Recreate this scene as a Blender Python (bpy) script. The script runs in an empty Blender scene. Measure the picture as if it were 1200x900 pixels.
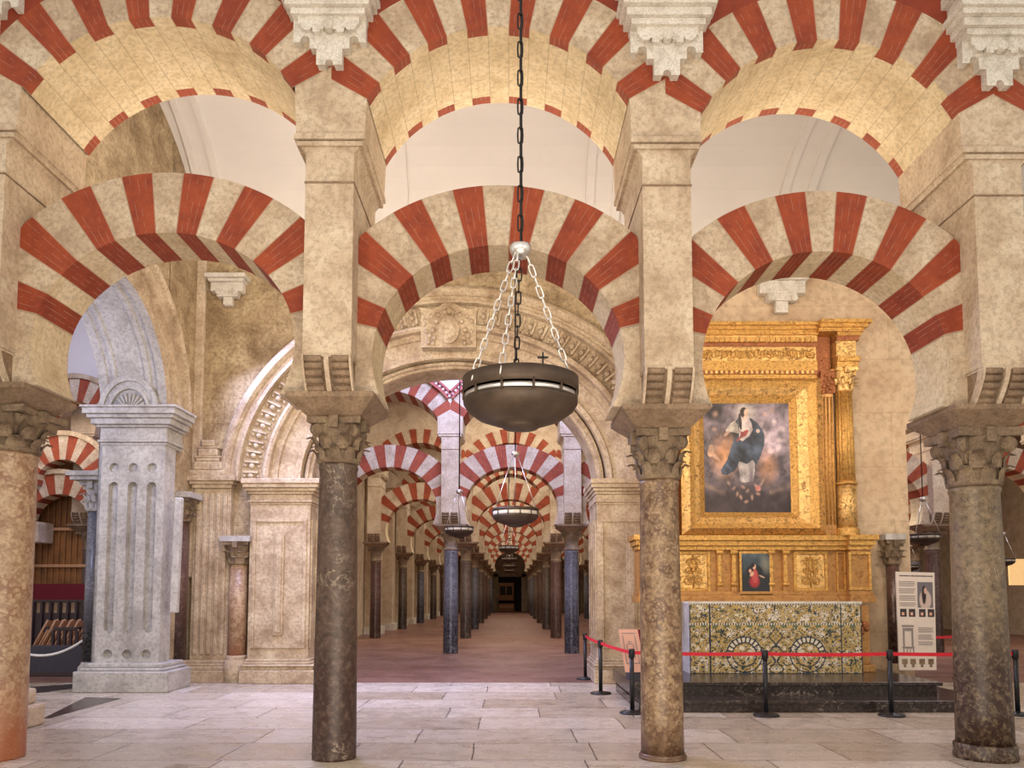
import bpy, math, random
from mathutils import Vector
R = math.radians; PI = math.pi
random.seed(7)
C = bpy.context.scene.collection

# ------------------------------------------------------------------ camera
FPX = 907.0; CAMZ = 1.6; CX = 597.0
TH = math.atan(FPX/12800.0); CY = 696 - FPX*math.tan(TH)
cam = bpy.data.cameras.new('camera'); co = bpy.data.objects.new('camera', cam); C.objects.link(co)
cam.sensor_width = 36; cam.lens = FPX/1200*36; cam.clip_end = 300
cam.shift_x = (600-CX)/1200; cam.shift_y = (CY-450)/1200
co.location = (0, 0, CAMZ); co.rotation_euler = (PI/2+TH, 0, 0)
bpy.context.scene.camera = co
def U(px, py, Y=None, Z=None):
    """a pixel of the photograph's frame -> the place at depth Y (or height Z)"""
    u = (px-CX)/FPX; v = (CY-py)/FPX
    dy = math.cos(TH)-v*math.sin(TH); dz = math.sin(TH)+v*math.cos(TH)
    t = Y/dy if Y is not None else (Z-CAMZ)/dz
    return (u*t, dy*t, CAMZ+dz*t)

# ------------------------------------------------------------------ world, lights
w = bpy.data.worlds.new('world'); bpy.context.scene.world = w; w.use_nodes = True
w.node_tree.nodes['Background'].inputs[0].default_value = (1, .915, .83, 1)
w.node_tree.nodes['Background'].inputs[1].default_value = .90
vs = bpy.context.scene.view_settings
vs.view_transform = 'Standard'; vs.look = 'None'; vs.exposure = -0.07; vs.gamma = 1; vs.use_curve_mapping = False
def area(name, loc, target, size, power, col, sy=None, spread=180):
    l = bpy.data.lights.new(name, 'AREA'); l.energy = power; l.color = col; l.size = size
    if sy: l.shape = 'RECTANGLE'; l.size_y = sy
    l.spread = R(spread)
    o = bpy.data.objects.new(name, l); C.objects.link(o); o.location = loc
    o.rotation_euler = (Vector(target)-Vector(loc)).to_track_quat('-Z', 'Y').to_euler(); return o
WARM = (1, .85, .69); WARM2 = (1, .80, .58); COOL = (.55, .60, 1.0); NEUT = (1, .93, .86)
area('lamp_key', (-.5, -1.0, 5.5), (0, 8, 5.2), 3.0, 150, WARM)
area('fill_floor_bounce', (0, 1.8, .35), (0, 9, 5.6), 4.5, 250, WARM, 1.0)  # added unseen fill, stands in for floor bounce on the lower soffits
area('lamp_left_flood', (-3.5, 1.5, 4.5), (4, 9, 5), 1.0, 60, WARM)
area('lamp_right_flood', (4.0, 1.5, 4.5), (-3, 9, 5), 1.0, 60, WARM)
for xx, p in ((-3.4, 30), (-.1, 30), (3.1, 34)):                      # cornice uplights behind the first arcade
    area('lamp_cornice', (xx, 9.4, 5.9), (xx, 7.6, 7.4), .8, p, WARM2)
    area('lamp_vault', (xx, 9.0, 7.2), (xx, 13, 9.2), 1.0, 25, NEUT)
area('lamp_chapel_front', (-2.2, 9.0, 4.6), (-2.6, 14.4, 4.6), 1.2, 110, WARM2)
area('lamp_chapel_crown', (-.8, 9.2, 3.7), (-.9, 14.3, 6.4), 1.2, 120, WARM)
area('lamp_altar', (3.6, 9.0, 5.0), (4.2, 13, 3.2), 1.0, 75, WARM)
area('lamp_altar_wall', (6.2, 9.6, 5.4), (6.2, 13.2, 4.4), .8, 70, WARM)
area('lamp_choir_day', (-7.6, 9.2, 5.4), (-6.4, 13.1, 3.4), 1.2, 130, COOL)
area('lamp_choir_floor', (-4.2, 12.6, 6.5), (-.9, 12.4, 0), 3.0, 430, (.50, .55, 1.0), spread=125)
area('fill_left_vault', (-3.4, 9.2, 7.5), (-5.9, 12.2, 8.8), .8, 42, NEUT)  # added fill to brighten the dim wall in the upper left bay
area('lamp_skylight', (-.4, 16.9, 9.2), (-1.4, 21.2, 5.6), 3.5, 820, (.42, .50, 1.0), 1.5)
area('lamp_skylight_floor', (0, 17.5, 9.0), (0, 17.6, 0), 3.5, 120, (.85, .8, 1))
for k in range(6):
    area('lamp_aisle', (0, 24.9+7.2*k, 8.6), (0, 24.9+7.2*k, 0), 5.0, 400, WARM, 3.0)
area('lamp_aisle_left', (-8.5, 25, 8.6), (-8.5, 25, 0), 4, 300, WARM)
area('lamp_aisle_right', (9.5, 25, 8.6), (9.5, 25, 0), 5, 800, WARM)
area('lamp_aisle_right_near', (10.5, 17.5, 8.6), (10.5, 19, 3), 4, 260, (.9, .86, 1))
area('lamp_choir', (-11.5, 19.5, 5.6), (-11.8, 22, 2.5), 2, 20, WARM2)
area('lamp_choir_sky', (-9.5, 15.5, 8.5), (-11.8, 20.5, 4.5), 2, 160, COOL)

# ------------------------------------------------------------------ materials
def nt(name):
    m = bpy.data.materials.new(name); m.use_nodes = True
    t = m.node_tree; return m, t, t.nodes['Principled BSDF']
def N(t, typ, **k):
    n = t.nodes.new(typ)
    for a, b in k.items():
        if a.startswith('i_'):
            key = a[2:]; key = int(key) if key.isdigit() else key.replace('_', ' ')
            n.inputs[key].default_value = b
        else: setattr(n, a, b)
    return n
def c4(c): return (c[0], c[1], c[2], 1)
def hexc(h):
    h = h.lstrip('#'); o = []
    for i in (0, 2, 4):
        v = int(h[i:i+2], 16)/255; o.append(v/12.92 if v <= .04045 else ((v+.055)/1.055)**2.4)
    return tuple(o)
def mix(t, fac, a, b, mode='MIX'):
    n = t.nodes.new('ShaderNodeMix'); n.data_type = 'RGBA'; n.blend_type = mode
    for sock, v in ((n.inputs[0], fac), (n.inputs[6], a), (n.inputs[7], b)):
        if isinstance(v, bpy.types.NodeSocket): t.links.new(v, sock)
        elif isinstance(v, (tuple, list)): sock.default_value = c4(v)
        else: sock.default_value = v
    return n.outputs[2]
def ramp(t, src, stops):
    n = t.nodes.new('ShaderNodeValToRGB'); e = n.color_ramp.elements
    while len(e) < len(stops): e.new(.5)
    for q, (p, c) in zip(e, stops):
        q.position = p; q.color = c4(c) if isinstance(c, (tuple, list)) else (c, c, c, 1)
    t.links.new(src, n.inputs[0]); return n.outputs[0]
def pos(t, scale=(1, 1, 1), obj=False):
    m = N(t, 'ShaderNodeMapping'); m.inputs['Scale'].default_value = scale
    if obj: t.links.new(N(t, 'ShaderNodeTexCoord').outputs['Object'], m.inputs[0])
    else: t.links.new(N(t, 'ShaderNodeNewGeometry').outputs['Position'], m.inputs[0])
    return m.outputs[0]
def noise(t, vec, scale, detail=6, rough=.6, dist=0):
    n = N(t, 'ShaderNodeTexNoise', i_Scale=scale, i_Detail=detail, i_Roughness=rough, i_Distortion=dist)
    t.links.new(vec, n.inputs['Vector']); return n.outputs[0]
def math_(t, op, a, b=0):
    n = t.nodes.new('ShaderNodeMath'); n.operation = op
    for s, v in ((n.inputs[0], a), (n.inputs[1], b)):
        if isinstance(v, bpy.types.NodeSocket): t.links.new(v, s)
        else: s.default_value = v
    return n.outputs[0]
def bump(t, b, h, strength, dist=.02):
    n = N(t, 'ShaderNodeBump', i_Strength=strength, i_Distance=dist)
    t.links.new(h, n.inputs['Height']); t.links.new(n.outputs[0], b.inputs['Normal'])
def uvx(t):
    s = N(t, 'ShaderNodeSeparateXYZ'); u = N(t, 'ShaderNodeUVMap'); u.uv_map = 'UVMap'
    t.links.new(u.outputs[0], s.inputs[0]); return s.outputs[0], s.outputs[1]

def stone(name, a, b, c=None, scale=2.5, rough=.8, bmp=.35, joints=False, ashlar=None, pits=True):
    m, t, bs = nt(name); p = pos(t)
    n1 = noise(t, p, scale, 8, .65, .4); n2 = noise(t, p, scale*9, 4, .7)
    col = ramp(t, n1, [(.32, b), (.5, a), (.68, c or a)])
    dk = tuple(x*.62 for x in b)
    col = mix(t, ramp(t, n2, [(.36, .5), (.56, 0)]), col, dk)
    h = n2
    if pits:
        n3 = noise(t, p, scale*28, 3, .6)
        col = mix(t, ramp(t, n3, [(.30, .45), (.42, 0)]), col, tuple(x*.5 for x in b))
    if joints:
        u, v = uvx(t)
        e = math_(t, 'ABSOLUTE', math_(t, 'SUBTRACT', u, .5))
        j = ramp(t, e, [(.474, 0), (.49, 1)])
        col = mix(t, math_(t, 'MULTIPLY', j, .55), col, tuple(x*.42 for x in b))
    if ashlar:
        s = N(t, 'ShaderNodeSeparateXYZ'); t.links.new(p, s.inputs[0])
        cb = N(t, 'ShaderNodeCombineXYZ'); t.links.new(math_(t, 'ADD', s.outputs[0], s.outputs[1]), cb.inputs[0]); t.links.new(s.outputs[2], cb.inputs[1])
        br = N(t, 'ShaderNodeTexBrick', i_Scale=1.0, i_Mortar_Size=.009, i_Brick_Width=ashlar[0], i_Row_Height=ashlar[1], i_Mortar_Smooth=.3)
        br.inputs['Color1'].default_value = (1, 1, 1, 1); br.inputs['Color2'].default_value = (.84, .82, .78, 1); br.inputs['Mortar'].default_value = (.5, .44, .36, 1)
        t.links.new(cb.outputs[0], br.inputs[0]); col = mix(t, ashlar[2], col, br.outputs[0], 'MULTIPLY')
    t.links.new(col, bs.inputs['Base Color']); bs.inputs['Roughness'].default_value = rough
    bump(t, bs, h, bmp, .015); return m
def brick(name, a, b, lines=.55):
    m, t, bs = nt(name); p = pos(t)
    n1 = noise(t, p, 4, 6, .7); n2 = noise(t, p, 22, 4, .7)
    col = ramp(t, n1, [(.35, b), (.62, a)]); col = mix(t, ramp(t, n2, [(.6, 0), (.78, .5)]), col, tuple(min(1, x*1.5+.04) for x in a))
    u, v = uvx(t)
    fr = math_(t, 'ABSOLUTE', math_(t, 'SUBTRACT', math_(t, 'FRACT', math_(t, 'MULTIPLY', u, 4)), .5))
    ln = ramp(t, fr, [(.455, 0), (.485, 1)])
    brk = ramp(t, noise(t, p, 9, 3, .6), [(.46, 0), (.54, 1)])
    col = mix(t, math_(t, 'MULTIPLY', math_(t, 'MULTIPLY', ln, brk), lines), col, (.66, .52, .40))
    e = math_(t, 'ABSOLUTE', math_(t, 'SUBTRACT', u, .5))
    col = mix(t, math_(t, 'MULTIPLY', ramp(t, e, [(.475, 0), (.492, 1)]), .6), col, (.60, .44, .30))
    t.links.new(col, bs.inputs['Base Color']); bs.inputs['Roughness'].default_value = .75
    bump(t, bs, n2, .25, .01); return m
def plain(name, a, rough=.6, metal=0, var=.12, scale=8, bmp=0, emit=0):
    m, t, bs = nt(name); p = pos(t)
    n = noise(t, p, scale, 4, .6)
    col = ramp(t, n, [(.3, tuple(x*(1-var) for x in a)), (.7, tuple(min(1, x*(1+var)) for x in a))])
    t.links.new(col, bs.inputs['Base Color']); bs.inputs['Roughness'].default_value = rough; bs.inputs['Metallic'].default_value = metal
    if bmp: bump(t, bs, noise(t, p, scale*4, 4, .6), bmp, .01)
    if emit: bs.inputs['Emission Color'].default_value = c4(a); bs.inputs['Emission Strength'].default_value = emit
    return m
def marble_dark(name, a, b, vein, low, rough=.45, vs_=1.0):
    """column shaft: mottled dark marble with pale broken veins; worn darker lower part"""
    m, t, bs = nt(name); p = pos(t, obj=True)
    n1 = noise(t, p, 3, 8, .7, .6); n2 = noise(t, p, 18, 5, .75)
    col = ramp(t, n1, [(.3, a), (.52, b), (.75, a)])
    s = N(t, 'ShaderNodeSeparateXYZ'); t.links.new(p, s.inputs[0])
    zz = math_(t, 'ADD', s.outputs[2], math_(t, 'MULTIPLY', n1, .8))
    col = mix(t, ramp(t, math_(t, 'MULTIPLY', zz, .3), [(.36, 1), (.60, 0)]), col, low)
    col = mix(t, ramp(t, n2, [(.47, 0), (.66, .6)]), col, tuple(min(1, x*1.7+.02) for x in b))
    col = mix(t, ramp(t, noise(t, p, 11, 5, .7, 1.2), [(.38, .6), (.5, 0)]), col, tuple(x*.5 for x in a))
    v = noise(t, p, 1.7*vs_, 5, .55, 1.6)
    vv = math_(t, 'ABSOLUTE', math_(t, 'SUBTRACT', v, .5))
    msk = ramp(t, noise(t, p, 1.3, 2, .5), [(.5, 0), (.6, 1)])
    col = mix(t, math_(t, 'MULTIPLY', ramp(t, vv, [(.0, 1), (.009, 0)]), math_(t, 'MULTIPLY', msk, .75)), col, vein)
    t.links.new(col, bs.inputs['Base Color']); bs.inputs['Roughness'].default_value = rough
    bump(t, bs, n2, .12, .006); return m
def breccia(name, lt, md, dk, low, rough=.42, sc=11, lowz=(.12, .32)):
    m, t, bs = nt(name); p0 = pos(t, obj=True)
    n = N(t, 'ShaderNodeTexNoise', i_Scale=5.0, i_Detail=4.0); t.links.new(p0, n.inputs['Vector'])
    ad = N(t, 'ShaderNodeVectorMath', operation='ADD'); sc_ = N(t, 'ShaderNodeVectorMath', operation='SCALE'); sc_.inputs['Scale'].default_value = .10
    t.links.new(n.outputs['Color'], sc_.inputs[0]); t.links.new(p0, ad.inputs[0]); t.links.new(sc_.outputs[0], ad.inputs[1])
    v = N(t, 'ShaderNodeTexVoronoi', feature='DISTANCE_TO_EDGE', i_Scale=sc); t.links.new(ad.outputs[0], v.inputs['Vector'])
    v2 = N(t, 'ShaderNodeTexVoronoi', i_Scale=sc); t.links.new(ad.outputs[0], v2.inputs['Vector'])
    sep = N(t, 'ShaderNodeSeparateColor'); t.links.new(v2.outputs['Color'], sep.inputs[0])
    col = ramp(t, sep.outputs[0], [(0, md), (.45, lt), (1, tuple(min(1, x*1.1) for x in lt))])
    big = noise(t, p0, 2.2, 3, .6)
    wdt = ramp(t, big, [(.38, .05), (.62, 1)])
    e = math_(t, 'SUBTRACT', v.outputs['Distance'], math_(t, 'MULTIPLY', wdt, .16))
    brk = ramp(t, noise(t, p0, 7, 4, .65), [(.44, .05), (.60, 1)])
    col = mix(t, math_(t, 'MULTIPLY', ramp(t, e, [(0, .8), (.16, 0)]), brk), col, dk)
    n2 = noise(t, p0, 30, 4, .7); col = mix(t, ramp(t, n2, [(.38, .55), (.58, 0)]), col, dk)
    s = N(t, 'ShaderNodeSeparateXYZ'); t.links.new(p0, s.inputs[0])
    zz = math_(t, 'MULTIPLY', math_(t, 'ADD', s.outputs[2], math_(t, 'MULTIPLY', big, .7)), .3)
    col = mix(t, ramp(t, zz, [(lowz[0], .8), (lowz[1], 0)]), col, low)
    t.links.new(col, bs.inputs['Base Color']); bs.inputs['Roughness'].default_value = rough
    bump(t, bs, n2, .15, .006); return m
def attr_mat(name, rough=.5, metal=0):
    m, t, bs = nt(name); a = N(t, 'ShaderNodeVertexColor', layer_name='Col')
    t.links.new(a.outputs[0], bs.inputs['Base Color']); bs.inputs['Roughness'].default_value = rough; bs.inputs['Metallic'].default_value = metal
    return m
def gold(name, a, b, bmp=.5, scale=30, metal=.75, rough=.36):
    m, t, bs = nt(name); p = pos(t)
    n = noise(t, p, scale, 5, .7, .8); n2 = noise(t, p, 5, 3, .6)
    col = ramp(t, n, [(.34, b), (.52, a), (.75, tuple(min(1, x*1.15) for x in a))])
    col = mix(t, ramp(t, n2, [(.4, .5), (.6, 0)]), col, tuple(x*.75 for x in a))
    t.links.new(col, bs.inputs['Base Color']); bs.inputs['Roughness'].default_value = rough; bs.inputs['Metallic'].default_value = metal
    bump(t, bs, n, bmp, .02); return m

M = {}
M['stone'] = stone('pale limestone', hexc('c6b298'), hexc('ab957b'), hexc('d6c7ae'), joints=False)
M['vstone'] = stone('voussoir limestone', hexc('c0ac92'), hexc('a18b73'), hexc('d2c3ab'), joints=True)
M['soffit'] = stone('cream soffit plaster', hexc('d9c7a2'), hexc('c0ab86'), hexc('e4d5b5'), joints=True, bmp=.12, pits=False)
M['brick'] = brick('red brick voussoir', hexc('96411f'), hexc('7c2f17'), .25)
M['brick2'] = brick('dark red brick soffit', hexc('9a4424'), hexc('7e331a'), .5)
M['redwall'] = plain('red painted wall', hexc('84351d'), .8, var=.15)
M['impost'] = stone('weathered brown stone', hexc('8f7860'), hexc('6f5a45'), hexc('a28a6e'), scale=3.5, bmp=.5)
M['capital'] = stone('brown carved stone', hexc('84705a'), hexc('5f4d3b'), hexc('9c8769'), scale=5, bmp=.6)
M['plaster'] = plain('white plaster', hexc('e2ddd5'), .8, var=.035, scale=1.2)
M['ornament'] = stone('white stucco ornament', hexc('d8d2c6'), hexc('bab2a4'), hexc('e2ddd2'), scale=6, bmp=.2, pits=False)
M['chapel'] = stone('ochre carved limestone', hexc('bca78a'), hexc('937c60'), hexc('d2c2a4'), scale=2.2, bmp=.3)
M['chapel_wall'] = stone('rough ashlar wall', hexc('b09a78'), hexc('7c6648'), hexc('cab894'), scale=1.9, bmp=.6, ashlar=(.95, .48, .4))
M['altar_wall'] = stone('smooth beige ashlar wall', hexc('d0b798'), hexc('bfa283'), hexc('dcc8aa'), scale=.9, bmp=.15, ashlar=(1.9, .95, .35), pits=False)
M['graystone'] = stone('grey dressed stone', hexc('b5b1ab'), hexc('97928c'), hexc('c6c3bd'), scale=2, bmp=.2)
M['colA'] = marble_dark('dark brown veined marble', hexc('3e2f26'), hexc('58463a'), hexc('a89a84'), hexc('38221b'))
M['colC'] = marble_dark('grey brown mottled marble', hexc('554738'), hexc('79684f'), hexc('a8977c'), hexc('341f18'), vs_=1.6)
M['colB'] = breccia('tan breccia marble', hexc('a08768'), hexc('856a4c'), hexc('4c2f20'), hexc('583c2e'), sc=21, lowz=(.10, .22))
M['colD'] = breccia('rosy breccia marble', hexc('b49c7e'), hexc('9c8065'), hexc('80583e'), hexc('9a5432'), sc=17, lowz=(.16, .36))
M['colgray'] = marble_dark('blue grey marble', hexc('4e4e58'), hexc('686870'), hexc('a0a0a6'), hexc('1c1a20'), rough=.3)
M['colbrown'] = marble_dark('brown marble', hexc('4c403a'), hexc('63554b'), hexc('9a8c7c'), hexc('2a211f'), rough=.3)
M['colred'] = marble_dark('dark red marble', hexc('4a3530'), hexc('5d443a'), hexc('94806f'), hexc('33201a'), rough=.3)
M['gold'] = gold('gilded wood', (.72, .42, .12), (.20, .08, .025), .9, 26)
M['gold_carved'] = gold('carved gilded wood', (.86, .55, .20), (.10, .03, .012), 1.0, 15)
M['gold_dark'] = gold('dark red gilding', (.42, .16, .06), (.12, .03, .015), .8, 30, .4, .5)  # darker, redder gilding for the backing and grounds
M['gold_soft'] = gold('amber gilded wood', (.50, .26, .085), (.26, .11, .03), .4, 14, .5, .42)
M['iron'] = plain('dark bronze', hexc('43362b'), .55, .35, .35, 6)
M['irondark'] = plain('black iron', (.02, .018, .018), .45, .6)
M['steel'] = plain('pale steel', (.75, .72, .68), .3, .9)
M['black'] = plain('black satin metal', (.012, .012, .014), .4, .2)
M['red'] = plain('red webbing', (.62, .012, .03), .6)
M['dkstep'] = marble_dark('black brown step marble', hexc('3a302c'), hexc('4a3e38'), hexc('9c8f84'), hexc('2c2320'), rough=.22)
M['wood'] = plain('golden brown wood', hexc('85572a'), .45, 0, .3, 3)
M['lightwood'] = plain('light beech wood', hexc('b88a60'), .5)
M['darkwood'] = plain('dark stained wood', hexc('39292a'), .5)
M['crimson'] = plain('crimson cloth', hexc('6a1420'), .9)
M['navy'] = plain('dark slate board', hexc('34323e'), .5)
M['rope'] = plain('white rope', (.8, .78, .75), .7)
M['paper'] = plain('white printed panel', hexc('dccfc4'), .6, var=.03)
M['ink'] = plain('grey print', hexc('8d8380'), .7)
M['inkdark'] = plain('dark print', hexc('3a3233'), .7)
M['pinkpanel'] = plain('pink printed board', hexc('d8a795'), .6, var=.05)
M['glow'] = plain('lit shop window', (.9, .58, .26), .6, emit=.7)
M['cloud'] = attr_mat('oil paint', .5)
M['tile'] = attr_mat('glazed tile', .22)
M['pinkmould'] = plain('pink painted moulding', hexc('a4564a'), .7)
M['dark'] = plain('dark doorway', (.012, .010, .010), .8)

def floor_marble():
    m, t, bs = nt('marble paving'); p = pos(t)
    w1 = N(t, 'ShaderNodeMapping'); w1.inputs['Location'].default_value = (.35, .12, 0); t.links.new(p, w1.inputs[0])
    br = N(t, 'ShaderNodeTexBrick', i_Scale=1.0, i_Mortar_Size=.008, i_Brick_Width=1.75, i_Row_Height=.86, i_Mortar_Smooth=.2, i_Bias=0.0)
    br.offset = .37; br.squash = .7; br.squash_frequency = 3
    br.inputs['Color1'].default_value = c4(hexc('cfc3b4')); br.inputs['Color2'].default_value = c4(hexc('a99a86')); br.inputs['Mortar'].default_value = c4(hexc('4f463f'))
    n0 = N(t, 'ShaderNodeTexNoise', i_Scale=1.1, i_Detail=2.0); t.links.new(p, n0.inputs['Vector'])
    sc_ = N(t, 'ShaderNodeVectorMath', operation='SCALE'); sc_.inputs['Scale'].default_value = .05; t.links.new(n0.outputs['Color'], sc_.inputs[0])
    ad = N(t, 'ShaderNodeVectorMath', operation='ADD'); t.links.new(w1.outputs[0], ad.inputs[0]); t.links.new(sc_.outputs[0], ad.inputs[1])
    t.links.new(ad.outputs[0], br.inputs[0])
    mp = N(t, 'ShaderNodeMapping'); mp.inputs['Scale'].default_value = (1.2, 5, 1); mp.inputs['Rotation'].default_value = (0, 0, .12); t.links.new(p, mp.inputs[0])
    v = noise(t, mp.outputs[0], 1.1, 7, .62, 1.4)
    col = mix(t, ramp(t, v, [(.34, .5), (.44, 0), (.55, .0), (.68, .35)]), br.outputs[0], hexc('a89a8a'), 'MULTIPLY')
    t.links.new(col, bs.inputs['Base Color'])
    rg = ramp(t, noise(t, p, 3, 5, .6), [(.3, .16), (.7, .42)]); t.links.new(rg, bs.inputs['Roughness'])
    bump(t, bs, br.outputs[1], -.15, .01); return m
def floor_terra():
    m, t, bs = nt('terracotta paving'); p = pos(t)
    br = N(t, 'ShaderNodeTexBrick', i_Scale=1.0, i_Mortar_Size=.010, i_Brick_Width=.62, i_Row_Height=.34)
    br.inputs['Color1'].default_value = c4(hexc('7c574c')); br.inputs['Color2'].default_value = c4(hexc('66453a')); br.inputs['Mortar'].default_value = c4(hexc('684a40'))
    t.links.new(p, br.inputs[0])
    col = mix(t, ramp(t, noise(t, p, .8, 6, .6), [(.35, .5), (.6, 0)]), br.outputs[0], hexc('9a7566'))
    t.links.new(col, bs.inputs['Base Color']); t.links.new(ramp(t, noise(t, p, 5, 4, .6), [(.3, .28), (.7, .5)]), bs.inputs['Roughness']); return m
M['floor'] = floor_marble(); M['terra'] = floor_terra()

# ------------------------------------------------------------------ mesh helpers
class MB:
    def __init__(s): s.v = []; s.f = []; s.m = []; s.uv = []; s.sm = []; s.mats = []; s.cols = None
    def mi(s, mat):
        if mat not in s.mats: s.mats.append(mat)
        return s.mats.index(mat)
    def face(s, idx, mat, uv=None, smooth=False):
        s.f.append(tuple(idx)); s.m.append(s.mi(mat)); s.uv.append(uv); s.sm.append(smooth)
    def quad(s, pts, mat, uv=None, smooth=False):
        n = len(s.v); s.v += [tuple(p) for p in pts]; s.face(range(n, n+len(pts)), mat, uv, smooth)
    def box(s, x0, x1, y0, y1, z0, z1, mat):
        s.hexa([(x0, y0, z0), (x1, y0, z0), (x1, y1, z0), (x0, y1, z0), (x0, y0, z1), (x1, y0, z1), (x1, y1, z1), (x0, y1, z1)], mat)
    def hexa(s, p, mat):
        n = len(s.v); s.v += [tuple(q) for q in p]
        for f in ((3, 2, 1, 0), (4, 5, 6, 7), (0, 1, 5, 4), (1, 2, 6, 5), (2, 3, 7, 6), (3, 0, 4, 7)): s.face([n+i for i in f], mat)
    def prism(s, poly, y0, y1, mat, axis='y', smooth=False):
        """closed polygon in xz pushed along y (or polygon in yz pushed along x; in xy pushed along z)"""
        mp = {'y': lambda a, b, c: (a, c, b), 'x': lambda a, b, c: (c, a, b), 'z': lambda a, b, c: (a, b, c)}[axis]
        n = len(s.v); k = len(poly)
        s.v += [mp(a, b, y0) for a, b in poly]+[mp(a, b, y1) for a, b in poly]
        s.face(range(n, n+k), mat); s.face(range(n+2*k-1, n+k-1, -1), mat)
        for i in range(k):
            j = (i+1) % k; s.face((n+i, n+j, n+k+j, n+k+i), mat, None, smooth)
    def lathe(s, prof, c, mat, seg=24, smooth=True, a0=0, a1=2*PI, flute=0, nfl=0):
        n = len(s.v); full = abs(a1-a0-2*PI) < 1e-6; k = seg if full else seg+1
        for r, z in prof:
            for i in range(k):
                a = a0+(a1-a0)*i/seg; rr = r*(1-flute*(.5+.5*math.cos(nfl*a))) if nfl else r
                s.v.append((c[0]+rr*math.cos(a), c[1]+rr*math.sin(a), c[2]+z))
        for q in range(len(prof)-1):
            for i in range(seg):
                j = (i+1) % k; s.face((n+q*k+i, n+q*k+j, n+(q+1)*k+j, n+(q+1)*k+i), mat, None, smooth)
        if full:
            if prof[0][0] > 1e-5: s.face([n+i for i in range(k)][::-1], mat)
            if prof[-1][0] > 1e-5: s.face([n+(len(prof)-1)*k+i for i in range(k)], mat)
    def tube(s, pts, r, mat, seg=8, smooth=True):
        pts = [Vector(p) for p in pts]; n = len(s.v); L = len(pts); ref = Vector((0, 0, 1))
        for i, p in enumerate(pts):
            d = (pts[min(i+1, L-1)]-pts[max(i-1, 0)]).normalized()
            up = ref if abs(d.dot(ref)) < .95 else Vector((0, 1, 0))
            a = d.cross(up).normalized(); b = a.cross(d)
            rr = r[i] if isinstance(r, (list, tuple)) else r
            for q in range(seg):
                t = 2*PI*q/seg; s.v.append(tuple(p+a*rr*math.cos(t)+b*rr*math.sin(t)))
        for i in range(L-1):
            for q in range(seg):
                j = (q+1) % seg; s.face((n+i*seg+q, n+i*seg+j, n+(i+1)*seg+j, n+(i+1)*seg+q), mat, None, smooth)
        s.face([n+q for q in range(seg)][::-1], mat); s.face([n+(L-1)*seg+q for q in range(seg)], mat)
    def sphere(s, c, r, mat, seg=12, sz=1):
        s.lathe([(max(1e-6, r*math.sin(PI*i/8)), -r*sz*math.cos(PI*i/8)) for i in range(9)], c, mat, seg)
    def link(s, c, d, side, L, W, r, mat):
        """one oval chain link at c, long axis d, wide axis side"""
        c = Vector(c); d = Vector(d).normalized(); side = Vector(side).normalized(); n = len(s.v); K = 12; q = 6; nr = d.cross(side)
        for i in range(K):
            t = 2*PI*i/K; ct, st = math.cos(t), math.sin(t); st2 = (L/2-W/2)*(1 if st > .01 else -1 if st < -.01 else 0)
            p = c+side*(W/2*ct)+d*(W/2*st+st2); o = (side*ct+d*st)
            for j in range(q):
                u = 2*PI*j/q; s.v.append(tuple(p+(o*math.cos(u)+nr*math.sin(u))*r))
        for i in range(K):
            for j in range(q):
                s.face((n+i*q+j, n+((i+1) % K)*q+j, n+((i+1) % K)*q+(j+1) % q, n+i*q+(j+1) % q), mat, None, True)
    def chain(s, a, b, L, W, r, mat):
        a = Vector(a); b = Vector(b); d = (b-a); n = max(2, int(d.length/(L-2*r))); d.normalize()
        s1 = d.cross(Vector((0, 1, 0.2))).normalized(); s2 = d.cross(s1)
        step = (b-a).length/n
        for i in range(n): s.link(a+d*step*(i+.5), d, s1 if i % 2 else s2, step+2*r, W, r, mat)
    def grid(s, o, ux, uz, nx, nz, fn, mat):
        """coloured sheet: o corner, ux and uz edge vectors, fn(u,v)->rgb (linear)"""
        o = Vector(o); ux = Vector(ux); uz = Vector(uz); n = len(s.v)
        if s.cols is None: s.cols = [(.5, .5, .5)]*len(s.v)
        for j in range(nz+1):
            for i in range(nx+1):
                s.v.append(tuple(o+ux*(i/nx)+uz*(j/nz))); s.cols.append(fn(i/nx, j/nz))
        for j in range(nz):
            for i in range(nx):
                a = n+j*(nx+1)+i; s.face((a, a+1, a+nx+2, a+nx+1), mat)
    def build(s, name, parent=None, loc=None, bevel=0):
        me = bpy.data.meshes.new(name); me.from_pydata(s.v, [], s.f)
        for m in s.mats: me.materials.append(m)
        me.polygons.foreach_set('material_index', s.m); me.polygons.foreach_set('use_smooth', s.sm)
        if any(u is not None for u in s.uv):
            uvl = me.uv_layers.new(name='UVMap'); k = 0; dat = []
            for f, u in zip(s.f, s.uv):
                for i in range(len(f)): dat += list(u[i]) if u else [.5, .5]
            uvl.data.foreach_set('uv', dat)
        if s.cols is not None:
            at = me.color_attributes.new('Col', 'FLOAT_COLOR', 'POINT'); cc = []
            for i in range(len(s.v)):
                c = s.cols[i] if i < len(s.cols) else (.5, .5, .5); cc += [c[0], c[1], c[2], 1]
            at.data.foreach_set('color', cc)
        me.update()
        o = bpy.data.objects.new(name, me); C.objects.link(o)
        if loc: o.location = loc
        if parent: o.parent = parent
        if bevel:
            b = o.modifiers.new('bevel', 'BEVEL'); b.width = bevel; b.segments = 2; b.limit_method = 'ANGLE'; b.angle_limit = R(40)
        return o
def tag(o, label, cat, group=None, kind=None):
    o['label'] = label; o['category'] = cat
    if group: o['group'] = group
    if kind: o['kind'] = kind
    return o
def struct(o, label=None, cat=None):
    o['kind'] = 'structure'
    if label: o['label'] = label; o['category'] = cat or 'wall'
    return o
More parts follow.
